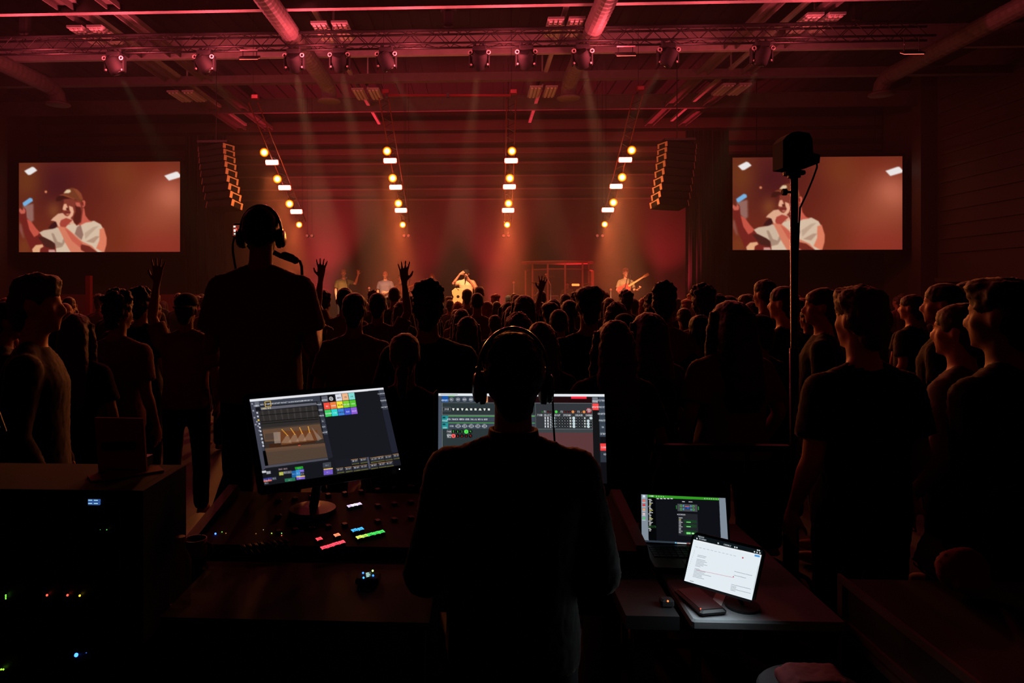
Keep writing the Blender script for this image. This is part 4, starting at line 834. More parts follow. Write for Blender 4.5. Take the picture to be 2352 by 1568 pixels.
# --- monitors of the lighting desk
def pose(c, W):
    H_ = homog([((x-CX)/F, (y-CY)/F) for x, y in c]); s_ = W/np.linalg.norm(H_[:, 0]); f = lambda h: RGT*h[0]-UP*h[1]+FWD*h[2]
    return CAM+f(H_[:, 2]*s_), f(H_[:, 0]*s_), f(H_[:, 1]*s_)
LG, DG, WT = (58,62,74), (30,32,38), (228,230,235)
def ui_left():
    c = [(573,917),(880,890),(921,1068),(607,1115)]; s = Pic(c, 400, 236, 3, (24,25,30)); s.z = (560, 880, 6.19); q = s.q; R = s.R
    # stage view window
    q(215,400,1035,320,1190,1050,345,1170, (52,44,40)); q(215,400,1035,320,1080,560,260,650, (46,43,42))
    for k in range(9): t = k/9; q(250+t*800,395-t*75,275+t*800,392-t*75,300+t*790,545-t*50,285+t*790,548-t*50, (64,60,58), .8)
    for y in (455, 545, 575): q(235,y,1060,y-70,1062,y-58,237,y+10, (24,22,22))
    q(262,655,1080,570,1130,790,300,830, (98,72,54)); q(300,720,480,700,485,790,305,808, (78,62,52)); q(262,640,1078,560,1082,580,266,662, (64,54,48))
    q(485,680,1040,665,1055,810,540,890, (104,60,34)); q(420,700,520,690,525,850,440,880, (160,140,126), .7); q(960,620,1010,680,1110,790,1050,820, (150,130,118), .6)
    for x0, y0, x1, y1 in [(545,660,620,740),(670,645,725,725),(795,635,830,715),(915,620,935,700)]:
        q(x1-15,y1,x1+15,y1,x1+60,y1+110,x1-90,y1+110, (176,150,130), .45)
        for k in range(6): u, v = s.uv((x0+(x1-x0)*k/5, y0+(y1-y0)*k/5)); s.disc(u/s.W/3, v/s.H/3, .0035, (255,176,60))
    q(355,865,520,848,525,905,370,920, (60,34,20)); q(520,880,1010,815,1020,845,525,912, (62,36,22)); q(300,925,1150,850,1190,1050,340,1165, (84,66,54)); q(300,925,1150,850,1160,900,310,980, (112,80,58), .5)
    for k in range(9): q(320,960+k*24,1165,890+k*20,1166,896+k*20,322,966+k*24, (66,52,44), .5)
    q(265,965,310,960,350,1165,300,1178, (2,2,3)); q(770,880,805,876,806,886,772,890, (220,70,50))
    # frames and bars
    q(78,232,1985,60,1990,92,85,268, (226,228,234)); q(85,268,1078,180,1085,255,100,345, LG); q(145,270,215,262,225,335,155,345, (104,106,118)); q(235,345,1030,275,1035,310,245,385, (98,98,108)); q(85,268,150,262,310,1205,265,1245, (66,68,82)); q(160,400,212,392,300,955,262,965, (60,62,74)); q(300,1175,1190,1055,1200,1085,305,1205, (76,76,88))
    for a in (0, 1): q(296+a*0,262,382,250,392,326,304,340, (232,186,60)) if a == 0 else q(306,268,374,259,382,322,312,332, (48,50,60))
    for x, y, t in [(262,305,'AUTO'),(341,298,'FRONT'),(422,290,'FRONTLEFT'),(500,283,'LEFT'),(580,276,'BACKLEFT'),(658,270,'BACK'),(737,262,'BACKRIGHT'),(812,255,'RIGHT'),(888,247,'FRONTRIGHT'),(965,241,'TOP')]: u, v = s.uv((x, y)); s.text(u/s.W/3, v/s.H/3, t, .016, WT)
    u, v = s.uv((180, 322)); s.text(u/s.W/3, v/s.H/3, 'CAMERA', .016, WT); u, v = s.uv((320, 358)); s.text(u/s.W/3, v/s.H/3, 'CAMERA MOVE', .016, (240,225,160))
    for k in range(10): u, v = s.uv((120+k*17, 295+k*98 if k < 4 else 300+k*62)); s.disc(u/s.W/3, v/s.H/3, .006, (150,152,165)); u, v = s.uv((192+k*9.5, 422+k*52)); s.disc(u/s.W/3, v/s.H/3, .006, (210,212,222) if k != 2 else (240,200,60))
    q(1040,260,1090,255,1265,1050,1195,1070, (34,35,44))
    for k, t in enumerate(['VALUES','SPEED','PHASER','3D','HELP','LAYOUT']): y = 303+k*79; x = 1072+k*16; q(x-28,y-38,x+30,y-42,x+42,y+28,x-15,y+33, LG); u, v = s.uv((x, y)); s.text(u/s.W/3, v/s.H/3, t, .016, WT)
    q(1100,190,1185,180,1200,262,1115,272, (92,94,106)); u, v = s.uv((1145,243)); s.text(u/s.W/3, v/s.H/3, 'APPEAR', .018, WT); q(1190,180,1280,172,1295,256,1205,264, (14,14,16)); u, v = s.uv((1240,222)); s.disc(u/s.W/3, v/s.H/3, .015, (215,215,218)); s.disc(u/s.W/3, v/s.H/3, .009, (20,20,22)); s.disc(u/s.W/3, v/s.H/3, .005, (215,215,218))
    grid = [[None, None, ((220,222,232),'WHITE'), ((236,180,136),'CTO'), ((128,216,210),'CTB')], [((240,78,62),'RED'), ((240,126,62),'ORANGE'), ((246,226,60),'YELLOW'), ((128,206,50),'FERN GREEN'), ((84,196,46),'GREEN')], [((62,200,96),'SEAGREEN'), ((50,214,206),'CYAN'), ((62,130,214),'LIGHTBLUE'), ((66,84,206),'BLUE'), ((142,92,214),'VIOLET')]]
    for r in range(3):
        for c_ in range(5):
            g = grid[r][c_]
            if not g: continue
            x = 1108+c_*92+r*17; y = 178-c_*9+r*102; q(x+4,y+2,x+90,y-7,x+106,y+88,x+20,y+98, g[0]); u, v = s.uv((x+58, y+50)); s.text(u/s.W/3, v/s.H/3, g[1], .016, (40,40,44) if r == 0 or c_ in (2,) else (225,228,235))
    q(1565,135,1900,105,2105,980,1290,1090, (20,18,20)) if False else None
    q(1905,105,1990,95,2200,975,2100,985, (34,35,48))
    for x, y, t in [(1955,150,'COLORPICKER'),(1980,248,'TRACKPAD'),(2003,340,'SMARTBUTTON')]: q(x-45,y-48,x+38,y-55,x+55,y+30,x-28,y+38, LG); u, v = s.uv((x, y)); s.text(u/s.W/3, v/s.H/3, t, .016, WT)
    # lower strips
    q(255,1240,1120,1120,1160,1330,290,1455, (22,23,28))
    for (x, y, w_, h, col) in [(255,1245,60,30,(200,200,205)),(320,1250,60,40,(150,150,158)),(500,1262,60,48,(176,176,70)),(560,1250,60,40,(90,90,98)),(620,1245,60,40,(90,90,98)),(680,1245,58,95,(30,96,160)),(738,1230,64,100,(60,140,206)),(725,1190,115,36,(30,150,40)),(790,1225,62,40,(110,90,200)),(800,1270,55,40,(60,62,70)),(275,1350,60,50,(56,56,130)),(336,1340,60,50,(56,56,130)),(275,1382,120,18,(230,110,90)),(400,1335,60,40,(70,72,84)),(580,1355,150,45,(40,110,80)),(745,1330,120,40,(120,90,205)),(745,1322,120,14,(240,196,70)),(1130,1225,130,80,(110,84,190)),(1130,1215,130,14,(240,196,70)),(1120,1130,115,75,(60,64,74)),(490,1212,60,25,(80,60,66)),(560,1205,60,25,(80,60,66)),(290,1405,60,30,(60,62,70))]:
        q(x,y,x+w_,y-w_*.12,x+w_+5,y+h-w_*.12,x+5,y+h, col)
        u, v = s.uv((x+w_/2, y+h/2-4)); s.text(u/s.W/3, v/s.H/3, 'SEQ 1', .012, WT, .7)
    q(1290,1095,2200,975,2235,1145,1320,1290, (26,27,34))
    for x, y in [(1520,1085),(1640,1070),(1790,1060),(1885,1045),(1995,1030),(2110,1010),(1310,1210),(1430,1195),(1545,1180),(1650,1165),(1790,1150),(1905,1132),(2010,1118)]:
        q(x,y,x+100,y-14,x+112,y+40,x+12,y+54, (44,46,56)); q(x,y,x+100,y-14,x+101,y-9,x+1,y+5, (210,150,90)); q(x+14,y+62,x+115,y+46,x+117,y+53,x+16,y+69, (130,126,50)); u, v = s.uv((x+55, y+15)); s.text(u/s.W/3, v/s.H/3, 'CUE LIST', .014, WT)
    q(1745,1050,1770,1046,1800,1210,1775,1215, (78,80,94)); return c, s
def ui_center():
    c = [(1007,903),(1388,905),(1394,1110),(1006,1110)]; s = Pic(c, 440, 240, 3, (40,52,56)); s.z = (990, 740, 4.9); q, R = s.q, s.R
    X = lambda x: (x-84)/1866; Yv = lambda y: (y-796)/1000
    B = lambda x0, y0, x1, y1, col, op=1.: s.R(X(x0), Yv(y0), X(x1), Yv(y1), col, op)
    T = lambda x, y, t, h=.02, col=WT: s.text(X(x), Yv(y), t, h, col)
    B(84,796,1960,1900,(46,58,62)); B(84,796,1960,826,(226,232,236)); B(84,826,122,1900,(70,80,94)); B(127,826,1805,898,(52,62,74)); B(127,828,196,894,(22,82,164)); T(160,876,'GROUPS')
    T(250,812,'GRANDMA SOFTWARE', .012, (120,124,130)) if False else B(110,806,300,816,(170,176,182))
    for i, t in enumerate(['ALL','SPOT','WASH','BARS','LEDS']): x = 232+i*72; s.disc(X(x), Yv(866), .0125, (132,138,148)); s.disc(X(x), Yv(866), .0105, (96,102,112)); T(x, 866, t, .014)
    B(200,824,268,832,(90,180,80)); B(560,830,634,896,(246,150,82)); T(596, 866, 'FOG', .016, (120,60,30)); B(640,828,1805,898,(30,10,12)); B(1570,826,1745,852,(250,40,60))
    B(127,900,1808,1042,(126,130,132)); B(131,903,1805,1038,(44,54,56)); B(132,953,223,998,(130,134,138)); B(135,956,220,995,(40,46,48)); T(177,976,'SPOT', .02)
    for i in range(9): x = 252+i*49.5; s.disc(X(x), Yv(976), .011, (10,12,12)); (s.poly([s_*3 if False else s_ for s_ in [(X(x-14)*s.W*3, Yv(964)*s.H*3), (X(x+14)*s.W*3, Yv(964)*s.H*3), (X(x+5)*s.W*3, Yv(990)*s.H*3), (X(x-5)*s.W*3, Yv(990)*s.H*3)]], (226,232,226), 1, True) if i in (0, 2, 7) else s.poly([(X(x-8)*s.W*3, Yv(964)*s.H*3), (X(x+8)*s.W*3, Yv(964)*s.H*3), (X(x+17)*s.W*3, Yv(988)*s.H*3), (X(x-17)*s.W*3, Yv(988)*s.H*3)], (220,228,218), 1, True) if i in (3, 6) else B(x-12, 964, x+12, 988, (226,232,226)))
    for y, nm, ts in [(1048,'FOCUS',['OPEN SMALL','OPEN MID','OPEN WIDE','G1 SMALL','G1 MID','G1 WIDE']), (1124,'GOBO',['OPEN','GOBO 1','GOBO 2','GOBO 3','GOBO 4','GOBO 5'])]:
        B(127,y,1160,y+68,(60,70,82)); B(127,y,196,y+70,(38,142,144)); B(196,y,1160,y+6,(96,196,88)); B(134,y+12,165,y+28,(14,60,66)); T(160,y+57,nm,.018)
        for i, t in enumerate(ts):
            x = 232+i*73; B(x+36,y+6,x+38,y+68,(40,48,58)); T(x, y+40, t, .016)
            if nm == 'GOBO' and i: s.disc(X(x), Yv(y+38), .0125, (190,196,200), .7); T(x, y+38, 'GB', .03, (60,66,72))
    B(127,1196,1808,1900,(44,54,56)); B(127,1196,133,1900,(110,114,118)); B(184,1202,230,1245,(120,124,126)); B(187,1205,227,1242,(30,34,36)); T(207,1224,'FADE'); B(184,1248,230,1294,(120,124,126)); B(187,1251,227,1291,(30,34,36)); T(207,1264,'WING'); T(207,1280,'ALL')
    for i in range(5): s.disc(X(254+i*47), Yv(1224), .011 if i != 3 else .0125, (10,12,12) if i != 3 else (86,240,84)); T(254+i*47,1224,str(i), .022, (90,230,90) if i != 3 else (20,90,20)); s.disc(X(254+i*47), Yv(1272), .011 if i else .0125, (10,10,10) if i else (252,100,100)); T(254+i*47,1272,str(i), .022, (230,50,50) if i else (110,20,20))
    # right part
    B(1165,900,1806,1196,(122,124,126)); B(1168,904,1803,1192,(50,54,58)); B(1168,1200,1808,1900,(60,66,68)); B(1168,1232,1806,1900,(92,56,58))
    for i in range(17):
        x = 1243+i*31.3; col = {0:(80,220,80),5:(80,230,76),6:(60,180,60),11:(246,150,80),12:(200,90,60),15:(246,150,80),14:(240,130,70)}.get(i)
        if i in (1, 7, 13): B(x-14,986,x+14,1012,(92,96,98)); B(x-11,989,x+11,1009,(28,30,32)); T(x,999,'FX',.02)
        else: s.disc(X(x), Yv(999), .0082 if i in (5, 11, 15) else .0065, (12,12,12) if not col or i in (0, 6, 12, 14) else col); T(x,999,str(i % 8),.018, col or (200,60,50)) if i not in (5, 11, 15) else s.disc(X(x), Yv(999), .002, (60,60,50))
    B(1740,956,1798,1014,(130,26,34)); T(1768,966,'ALL',.018); T(1768,982,'FORCE',.018); T(1768,998,'OFF',.018)
    for x0, x1, t in [(1170,1362,'FORM SELECT'),(1364,1572,'XGROUP (SPREAD)'),(1574,1732,'XBLOCK'),(1734,1800,'XWING')]: B(x0,1022,x1,1050,(96,98,100)); B(x0+2,1024,x1-2,1048,(44,48,52)); T((x0+x1)/2,1037,t,.022)
    for r in range(4):
        y = 1069+r*31.5
        for i, x in enumerate([1275,1305,1336]): T(x,y,'N' if i < 2 else 'Z',.028) if i < 3-0 else None
        for i, x in enumerate([1370,1402,1433,1465,1495,1526,1557,1595,1626,1658,1689,1719,1757,1788]):
            on = i == 0 or i == 7 or (i == 12 and r > 0) or (i == 13 and r == 0)
            if i in (6, 11): B(x-8,y-9,x+8,y+9,(210,214,206)); continue
            s.disc(X(x), Yv(y), .0085 if on else .0065, (214,232,236) if on else (10,10,11)); s.disc(X(x), Yv(y), .0022, (90,120,130) if on else (226,228,228))
    B(1806,826,1878,1900,(20,20,22)); B(1808,832,1872,900,(112,118,126)); T(1838,878,'STORE',.02); B(1808,905,1878,978,(248,72,72)); T(1840,944,'UPDATE',.018)
    B(1880,826,1960,1900,(16,16,20))
    for i, t in enumerate(['FIXTURE','PRESET','GROUPING','PHASER','3D','SETUP']): B(1882,828+i*75,1958,901+i*75,(56,66,78)); T(1917,870+i*75,t,.02)
    B(1884,1352,1962,1432,(246,66,66)); T(1924,1395,'CLEAR',.02); B(1884,1436,1960,1560,(46,52,62)); T(1945,1472,'HIGH',.02)
    return c, s
def ui_laptop():
    c = [(1472.6,1135),(1666,1143.6),(1672.7,1253.7),(1474,1243.8)]; s = Pic(c, 300, 176, 3, (14,16,22)); s.z = (1440, 1110, 5.06); q = s.q
    q(165,127,245,130,258,690,172,677,(126,138,150)); q(1068,168,1143,170,1177,727,1092,720,(126,138,150)); q(245,680,1095,722,1095,745,172,677,(34,42,52)); q(172,655,1177,705,1177,727,172,679,(46,56,66))
    q(237,132,1068,168,1068,198,238,166,(52,150,36)); q(240,162,330,166,345,660,252,655,(4,5,7))
    for t, x, y, h in [('TREMOR',285,148,.028)]: u, v = s.uv((x, y)); s.text(u/s.W/3, v/s.H/3, 'SOUND', h, (240,250,240))
    for i in range(4): q(340+i*26,146+i,350+i*26,146+i,350+i*26,158+i,340+i*26,157+i,(170,220,160))
    for i in range(7): q(898+i*26,172+i,908+i*26,172+i,908+i*26,183+i,898+i*26,182+i,(180,225,170))
    for i in range(5): q(345+i*40,172,372+i*40,174,372+i*40,184,345+i*40,182,(220,220,220))
    for i, col in enumerate([(210,225,235),(230,110,90),(214,60,54),(226,160,110),(220,190,190),(90,190,120)]): q(182,138+i*51,212,138+i*51,214,162+i*51,184,162+i*51,col); q(178,168+i*51,218,169+i*51,218,174+i*51,178,173+i*51,(225,230,235))
    g = random.Random(5)
    for i in range(27): y = 182+i*14; w_ = g.choice([20, 26, 34, 44]); x = 250 if i % 6 == 0 else 258; q(x,y,x+w_,y+1,x+w_,y+8,x,y+7,(226,226,226) if i not in (4, 9, 16, 23) else (226,220,110))
    q(255,492,335,494,336,514,256,512,(60,130,60)); q(258,496,332,498,333,511,259,509,(6,10,8))
    q(585,236,815,248,818,330,587,322,(70,72,78)); q(570,255,577,256,579,298,572,297,(50,150,60)); q(824,268,833,269,835,310,826,309,(50,150,60)); q(672,265,728,268,730,300,674,297,(28,60,130)); q(672,265,728,268,728,274,672,272,(220,120,110)); q(700,280,715,281,716,290,701,289,(60,120,230))
    for x, y in [(628,261),(770,266),(629,300),(772,305)]: u, v = s.uv((x, y)); s.disc(u/s.W/3, v/s.H/3, .0135, (90,190,90)); s.disc(u/s.W/3, v/s.H/3, .009, (52,90,56))
    for x, y in [(656,261),(742,265),(657,300),(744,305)]: q(x-5,y-10,x+5,y-10,x+5,y+10,x-5,y+10,(70,180,225))
    q(592,345,818,358,828,620,600,600,(34,36,42)); u, v = s.uv((630,362)); s.text(u/s.W/3, v/s.H/3, 'AUDIOMIXER', .026, WT)
    for i in range(11): y = 396+i*17; q(602,y,602+(26 if i % 3 else 44),y+2,602+(26 if i % 3 else 44),y+9,602,y+7,(200,202,205) if i != 1 else (220,210,120))
    for a, b in [(420,456),(470,508),(540,590)]: q(658,a,808,a+8,812,b+6,662,b,(26,58,34)); q(690,a+24,740,a+26,740,b,690,b-2,(120,220,120))
    q(750,570,780,572,780,590,750,588,(160,240,160)); q(580,684,692,690,692,706,580,700,(222,226,228)); q(557,680,575,681,575,698,557,697,(110,190,230)); q(702,690,716,691,716,703,702,702,(214,70,60)); q(724,690,738,691,738,703,724,702,(226,160,110)); q(640,208,672,210,672,218,640,216,(226,226,226)); q(715,210,760,212,760,220,715,218,(200,200,200))
    return c, s
def ui_tablet():
    c = [(1596,1227),(1752,1264),(1727,1378),(1572,1333)]; s = Pic(c, 260, 190, 3, (226,236,242)); s.z = (1440, 1110, 5.06); q = s.q
    q(780,590,1590,775,1570,832,770,648,(14,22,26)); q(770,648,1570,832,1564,850,768,664,(236,240,244))
    for x, y, t, h in [(865,622,'TUESDAY',.03),(885,652,'DOCUMENT',.03),(1168,718,'PLAN.EXAMPLE.COM',.03)]: u, v = s.uv((x, y)); s.text(u/s.W/3, v/s.H/3, 'SCHEDULE' if 'PLAN' in t else t, h, (210,220,225))
    for x, y in [(818,640),(1064,695),(1256,740),(1280,745),(1484,794),(1514,801),(1546,808),(1520,775),(1540,780)]: q(x-8,y-9,x+7,y-6,x+7,y+9,x-8,y+7,(214,222,226))
    q(1486,826,1546,838,1542,858,1482,846,(64,150,220)); u, v = s.uv((1348,864)); s.disc(u/s.W/3, v/s.H/3, .011, (190,60,90)); u, v = s.uv((1239,1083)); s.disc(u/s.W/3, v/s.H/3, .008, (180,50,80)); q(808,1000,1236,1090,1236,1093,808,1003,(200,90,120))
    for i in range(11): x = 800+i*44; y = 733+i*10.3; q(x,y,x+28,y+6,x+28,y+10,x,y+4,(150,160,168))
    g = random.Random(3)
    for i in range(17):
        y = 828+i*15.5; x = 826-i*3.6; w_ = g.choice([60, 100, 120, 130, 200 if 10 < i < 14 else 90]); q(x,y,x+w_,y+w_*.235,x+w_,y+w_*.235+4,x,y+4,(120,130,138) if i not in (2, 9) else (226,236,242))
    for x, y, w_ in [(1250,1018,205),(1245,1062,140),(1215,1168,225),(1212,1186,60),(1208,1200,60),(1206,1216,235),(1204,1232,60)]: q(x,y,x+w_,y+w_*.245,x+w_,y+w_*.245+4,x,y+4,(120,130,138))
    for i in range(14): q(790-i*9,775+i*24,793-i*9,776+i*24,792-i*9,790+i*24,788-i*9,789+i*24,(170,186,190))
    q(735,1125,780,1135,780,1142,735,1132,(140,150,156)); q(1525,960,1530,961,1470,1230,1466,1229,(130,140,146),.6); return c, s
def panel(uidef, W, name, label, cat, bez, thick, scr='display_picture', mat=BLACK, lift=.0015):
    c, s = uidef(); TL, U, Vd = pose(c, W); t = thing(name, TL+U/2+Vd, label, cat); o_ = Vector(t.location); n_ = U.cross(Vd).normalized()
    if n_.dot(CAM-TL) < 0: n_ = -n_
    s.grid(scr, TL-o_+n_*lift, U, Vd, SCREENM, t); u, v = U.normalized(), Vd.normalized(); b = bez if hasattr(bez, '__len__') else (bez,)*4   # left top right bottom
    r = .012; TLb = TL-o_-u*b[0]-v*b[1]; Ub = U+u*(b[0]+b[2]); Vb = Vd+v*(b[1]+b[3])
    def ring(inset, d): return [TLb+u*a+v*c_-n_*d for a, c_ in ((r+inset, inset), (Ub.length-r-inset, inset), (Ub.length-inset, r+inset), (Ub.length-inset, Vb.length-r-inset), (Ub.length-r-inset, Vb.length-inset), (r+inset, Vb.length-inset), (inset, Vb.length-r-inset), (inset, r+inset))]
    MB().rings([ring(0, 0), ring(0, thick*.6), ring(.012, thick)]).build('housing', mat, t); return t, TL, U, Vd, n_

# ---------------------------------------------------------------- front of house
def bead(c, r, col, e, nm='indicator', parent=None, label=None):
    return MB().ball((0,0,0), r, n=8, m=6).build(nm, M('led_%d_%d_%d' % col, col, .5, emit=e, emcol=col), parent, loc=c)
# right table
TZ = .90
a = P(1500, 1405, 2.02); t = thing('folding_table', (.845, 2.42, 0), 'black folding table carrying the laptop and tablet', 'table')
MB().chamfer((0, 0, TZ-.015), (.44, .84, .03), .006).build('tabletop', M('grey_felt_top', (120,124,126), .85, noise=.15, nscale=60), t)
for sx in (-1, 1):
    for sy in (-1, 1): MB().tube((sx*.19, sy*.36, 0), (sx*.19, sy*.36, TZ-.03), .015).build('leg', BLACK, t)
# lighting desk
def dz(y): return .93+(y-2.2)*.13
t = thing('lighting_desk', (-.15, 2.5, 0), 'black lighting control desk with coloured lit keys in front of the operator', 'lighting desk'); o_ = Vector(t.location)
X0_, X1_ = -1.0, .555
MB().rings([[V(x, y, z)-o_ for y, z in ((2.37, .78), (2.37, dz(2.37)-.01), (2.38, dz(2.38)), (2.82, dz(2.82)), (2.9, dz(2.82)-.03), (2.9, .78))] for x in (X0_, X1_)]).build('console_body', MATTE, t)
for x in (X0_-.021, X1_+.021): MB().rings([[V(xx, y, z)-o_ for y, z in ((2.36, .72), (2.36, .93), (2.4, dz(2.4)+.01), (2.84, dz(2.84)+.02), (2.94, .94), (2.94, .72))] for xx in (x-.02, x+.02)]).build('side_cheek', M('worn_black_edge', (46,40,38), .6, noise=.3), t)
MB().bbox(V(X0_+.05, 2.4, 0)-o_, V(X0_+.11, 2.85, .78)-o_).build('trestle', BLACK, t); MB().bbox(V(X1_-.11, 2.4, 0)-o_, V(X1_-.05, 2.85, .78)-o_).build('trestle', BLACK, t)
MB().bbox(V(X0_+.05, 2.4, .72)-o_, V(X1_-.05, 2.85, .779)-o_).build('shelf_board', BLACK, t)
MB().bbox(V(.44, 2.02, .86)-o_, V(.595, 2.355, .9)-o_).build('side_step', MATTE, t); MB().bbox(V(.47, 2.05, 0)-o_, V(.53, 2.1, .86)-o_).build('step_leg', BLACK, t)
def on_desk(px, py):                                          # where a line of sight meets the sloping console top
    r = ray(px, py); k = (dz(0)-CAMZ)/(r.z-.13*r.y); return CAM+r*k
KN = V(0, -.13, 1).normalized(); KU = (on_desk(793,1247)-on_desk(744,1262)).normalized(); KW = KN.cross(KU)
keys = [((733,1242),(250,70,80)), ((774,1233),(250,130,90)), ((744,1262),(255,70,90)), ((758,1258),(255,70,90)), ((771,1253.5),(255,70,90)), ((785,1249.5),(255,75,90)),
        ((814,1222),(50,160,215)), ((828,1219),(50,165,215)), ((825,1238),(190,205,90)), ((838,1235),(150,200,80)), ((851,1231.5),(50,190,80)), ((864,1228.5),(50,190,80)), ((876,1225.5),(50,190,80)),
        ((739,1182),(40,170,150)), ((750,1179.5),(50,190,165)), ((804,1166),(190,175,205)), ((813,1164),(215,205,225)), ((824,1161.5),(200,185,215))]
for (x, y), col in keys:
    c = on_desk(x, y)+KN*.004-o_; R = Matrix((KU, KW, KN)).transposed(); e = MB()
    for dx, dy, sx, sy in ((-.0062,.003,.007,.012), (.002,.004,.006,.009), (.0078,.002,.005,.014), (0,-.0075,.02,.004)): e.box(c+R @ V(dx, dy, .004), (sx, sy, .003), R)
    k_ = MB().chamfer(c, (.0235, .026, .009), .003, R).build('key_cap', BLACK, t); e.build('lit_symbol', M('key_%d_%d_%d' % col, col, .5, emit=1.6, emcol=col), k_)
g = random.Random(2)
for i in range(30):
    x, y = 640+(i % 10)*38, 1150+(i//10)*36-(i % 10)*4
    if all((x-k[0][0])**2+(y-k[0][1])**2 > 500 for k in keys) and x < 950: c = on_desk(x, y)+KN*.004-o_; MB().chamfer(c, (.022, .024, .009), .003, Matrix((KU, KW, KN)).transposed()).build('key_cap', BLACK, t)
for i in range(8):
    c = on_desk(560+i*14, 1262-i*2)-o_; MB().chamfer(c+KN*.009, (.012, .026, .012), .003, Matrix((KU, KW, KN)).transposed()).build('fader_knob', BLACK, t); MB().box(c+KN*.001, (.003, .09, .002), Matrix((KU, KW, KN)).transposed()).build('fader_slot', RUBBER, t)
for (x, y), r, col, e in [((495,1227),.0035,(60,110,255),4), ((510,1223),.0018,(110,200,60),2), ((519,1226),.0018,(190,110,40),1.2), ((588,1227),.0016,(200,120,60),1), ((605,1218),.0014,(210,210,190),1), ((624,1226),.002,(170,220,60),2.4), ((647,1226),.0018,(140,220,110),2), ((647,1231),.0018,(230,90,80),2)]:
    bead(on_desk(x, y)+KN*.003-o_, r, col, e, 'indicator', t)
# monitors
mt, TL, U, Vd, n_ = panel(ui_left, .53, 'desk_monitor', 'tilted monitor at the left of the lighting desk showing a stage view and colour swatches', 'monitor', (.022,.02,.022,.03), .03)
b = TL+U*.45+Vd*.75-n_*.032-Vector(mt.location); base = TL+U*.45+Vd*.75-n_*.16; base.z = dz(min(2.82, base.y))+.004
if base.y > 2.8: base.y = 2.78
MB().tube(b, base-Vector(mt.location), .018).build('stand_arm', BLACK, mt); MB().lathe(base-Vector(mt.location), UP, [(0,.09), (.012,.09), (.02,.03)], 24).build('stand_foot', BLACK, mt)
bead(P(917.5, 1077, 2.62)-Vector(mt.location), .0022, (235,240,250), 2, 'power_light', mt)
mt, TL, U, Vd, n_ = panel(ui_center, .60, 'desk_monitor', 'upright monitor in front of the operator showing lighting software with rows of round buttons', 'monitor', (.016,.014,.016,.025), .03)
b = TL+U*.5+Vd*.7-n_*.032-Vector(mt.location); base = TL+U*.5+Vd*.7-n_*.1; base.y = min(base.y, 2.76); base.z = dz(base.y)+.004
MB().tube(b, base-Vector(mt.location), .02).build('stand_arm', BLACK, mt); MB().lathe(base-Vector(mt.location), UP, [(0,.08), (.012,.08), (.02,.03)], 24).build('stand_foot', BLACK, mt)
# laptop
lt, TL, U, Vd, n_ = panel(ui_laptop, .31, 'laptop', 'open laptop with a green menu bar on the table right of the operator', 'laptop', (.008,.01,.008,.012), .006)
hp = TL+Vd-Vector(lt.location); ux = Vector((U.x, U.y, 0)).normalized(); fy = UP.cross(ux)*-1; kz = TZ+.012-lt.location.z
hc = hp+U*.5; hc = Vector((hc.x, hc.y, kz)); Rl = Matrix((ux, -fy, UP)).transposed()
fy = fy if fy.y < 0 else -fy; Rl = Matrix((ux, -fy, UP)).transposed()
MB().chamfer(hc+fy*.115, (.325, .225, .018), .006, Rl).build('keyboard_base', BLACK, lt)
for r_ in range(5):
    m = MB()
    for k in range(13): m.box(hc+fy*(.04+r_*.021)+ux*(-.13+k*.0215)+UP*.0105, (.018, .017, .004), Rl)
    m.build('key_row', M('laptop_key', (30,31,33), .5), lt)
MB().box(hc+fy*.18+UP*.0095, (.1, .06, .002), Rl).build('touchpad', ALU, lt)
# tablet, leaning on a stand
tt, TL, U, Vd, n_ = panel(ui_tablet, .196, 'tablet', 'tilted tablet with a white document on screen in front of the laptop', 'tablet', .0075, .008)
c = TL+U*.55+Vd*.9-n_*.012-Vector(tt.location); f_ = TL+U*.55+Vd*.9-n_*.15; f_.z = TZ; f_ = f_-Vector(tt.location)
MB().tube(c-Vd*.25, f_+V(0,0,.01), .006).build('stand_strut', ALU, tt)
f2 = TL+U*.5+Vd*1.05; dn = f2.z-TZ; m = MB().lathe(f_, UP, [(0,.05), (.008,.05), (.012,.02)]); m.build('stand_foot', MATTE, tt)
# added area light stands in for the tablet's glow on the table top
tl = light('tablet_glow_light', 'AREA', TL+U*.5+Vd*.8+n_*.006, TL+U*.5+Vd*.8+n_*.7-UP*1.0, .45, (.8,.93,1), radius=.15); tl.parent = None
# black handset with two red indicators, and its pad
p = PZ(1607, 1388, TZ); t = thing('handset', p+UP*.001, 'black phone-like handset with small red lights on the table edge left of the tablet', 'handset', rz=math.radians(12))
MB().chamfer((0, 0, .009), (.085, .16, .017), .006).build('case', M('gloss_black', (10,10,12), .5), t); MB().box((0,0,.0185), (.07,.14,.001)).build('glass', M('gloss_black', (10,10,12), .5), t); bead((-.035,-.066,.019), .002, (255,80,40), 2, 'indicator', t)
p = PZ(1531, 1392, TZ); t = thing('charger', p, 'tiny black charger with an orange light at the table corner', 'charger'); MB().chamfer((0,0,.013), (.04,.03,.024), .005).build('case', MATTE, t); bead((0,-.014,.022), .0028, (255,110,50), 2.5, 'indicator', t)
p = PZ(1650, 1378, TZ); MB().box((0,0,.001), (.03,.12,.002), Matrix.Rotation(-.5, 3, 'Z')).build('paper_sheet', M('paper', (235,230,225), .8), loc=p, label='narrow pale sheet sticking out beside the handset', cat='paper')
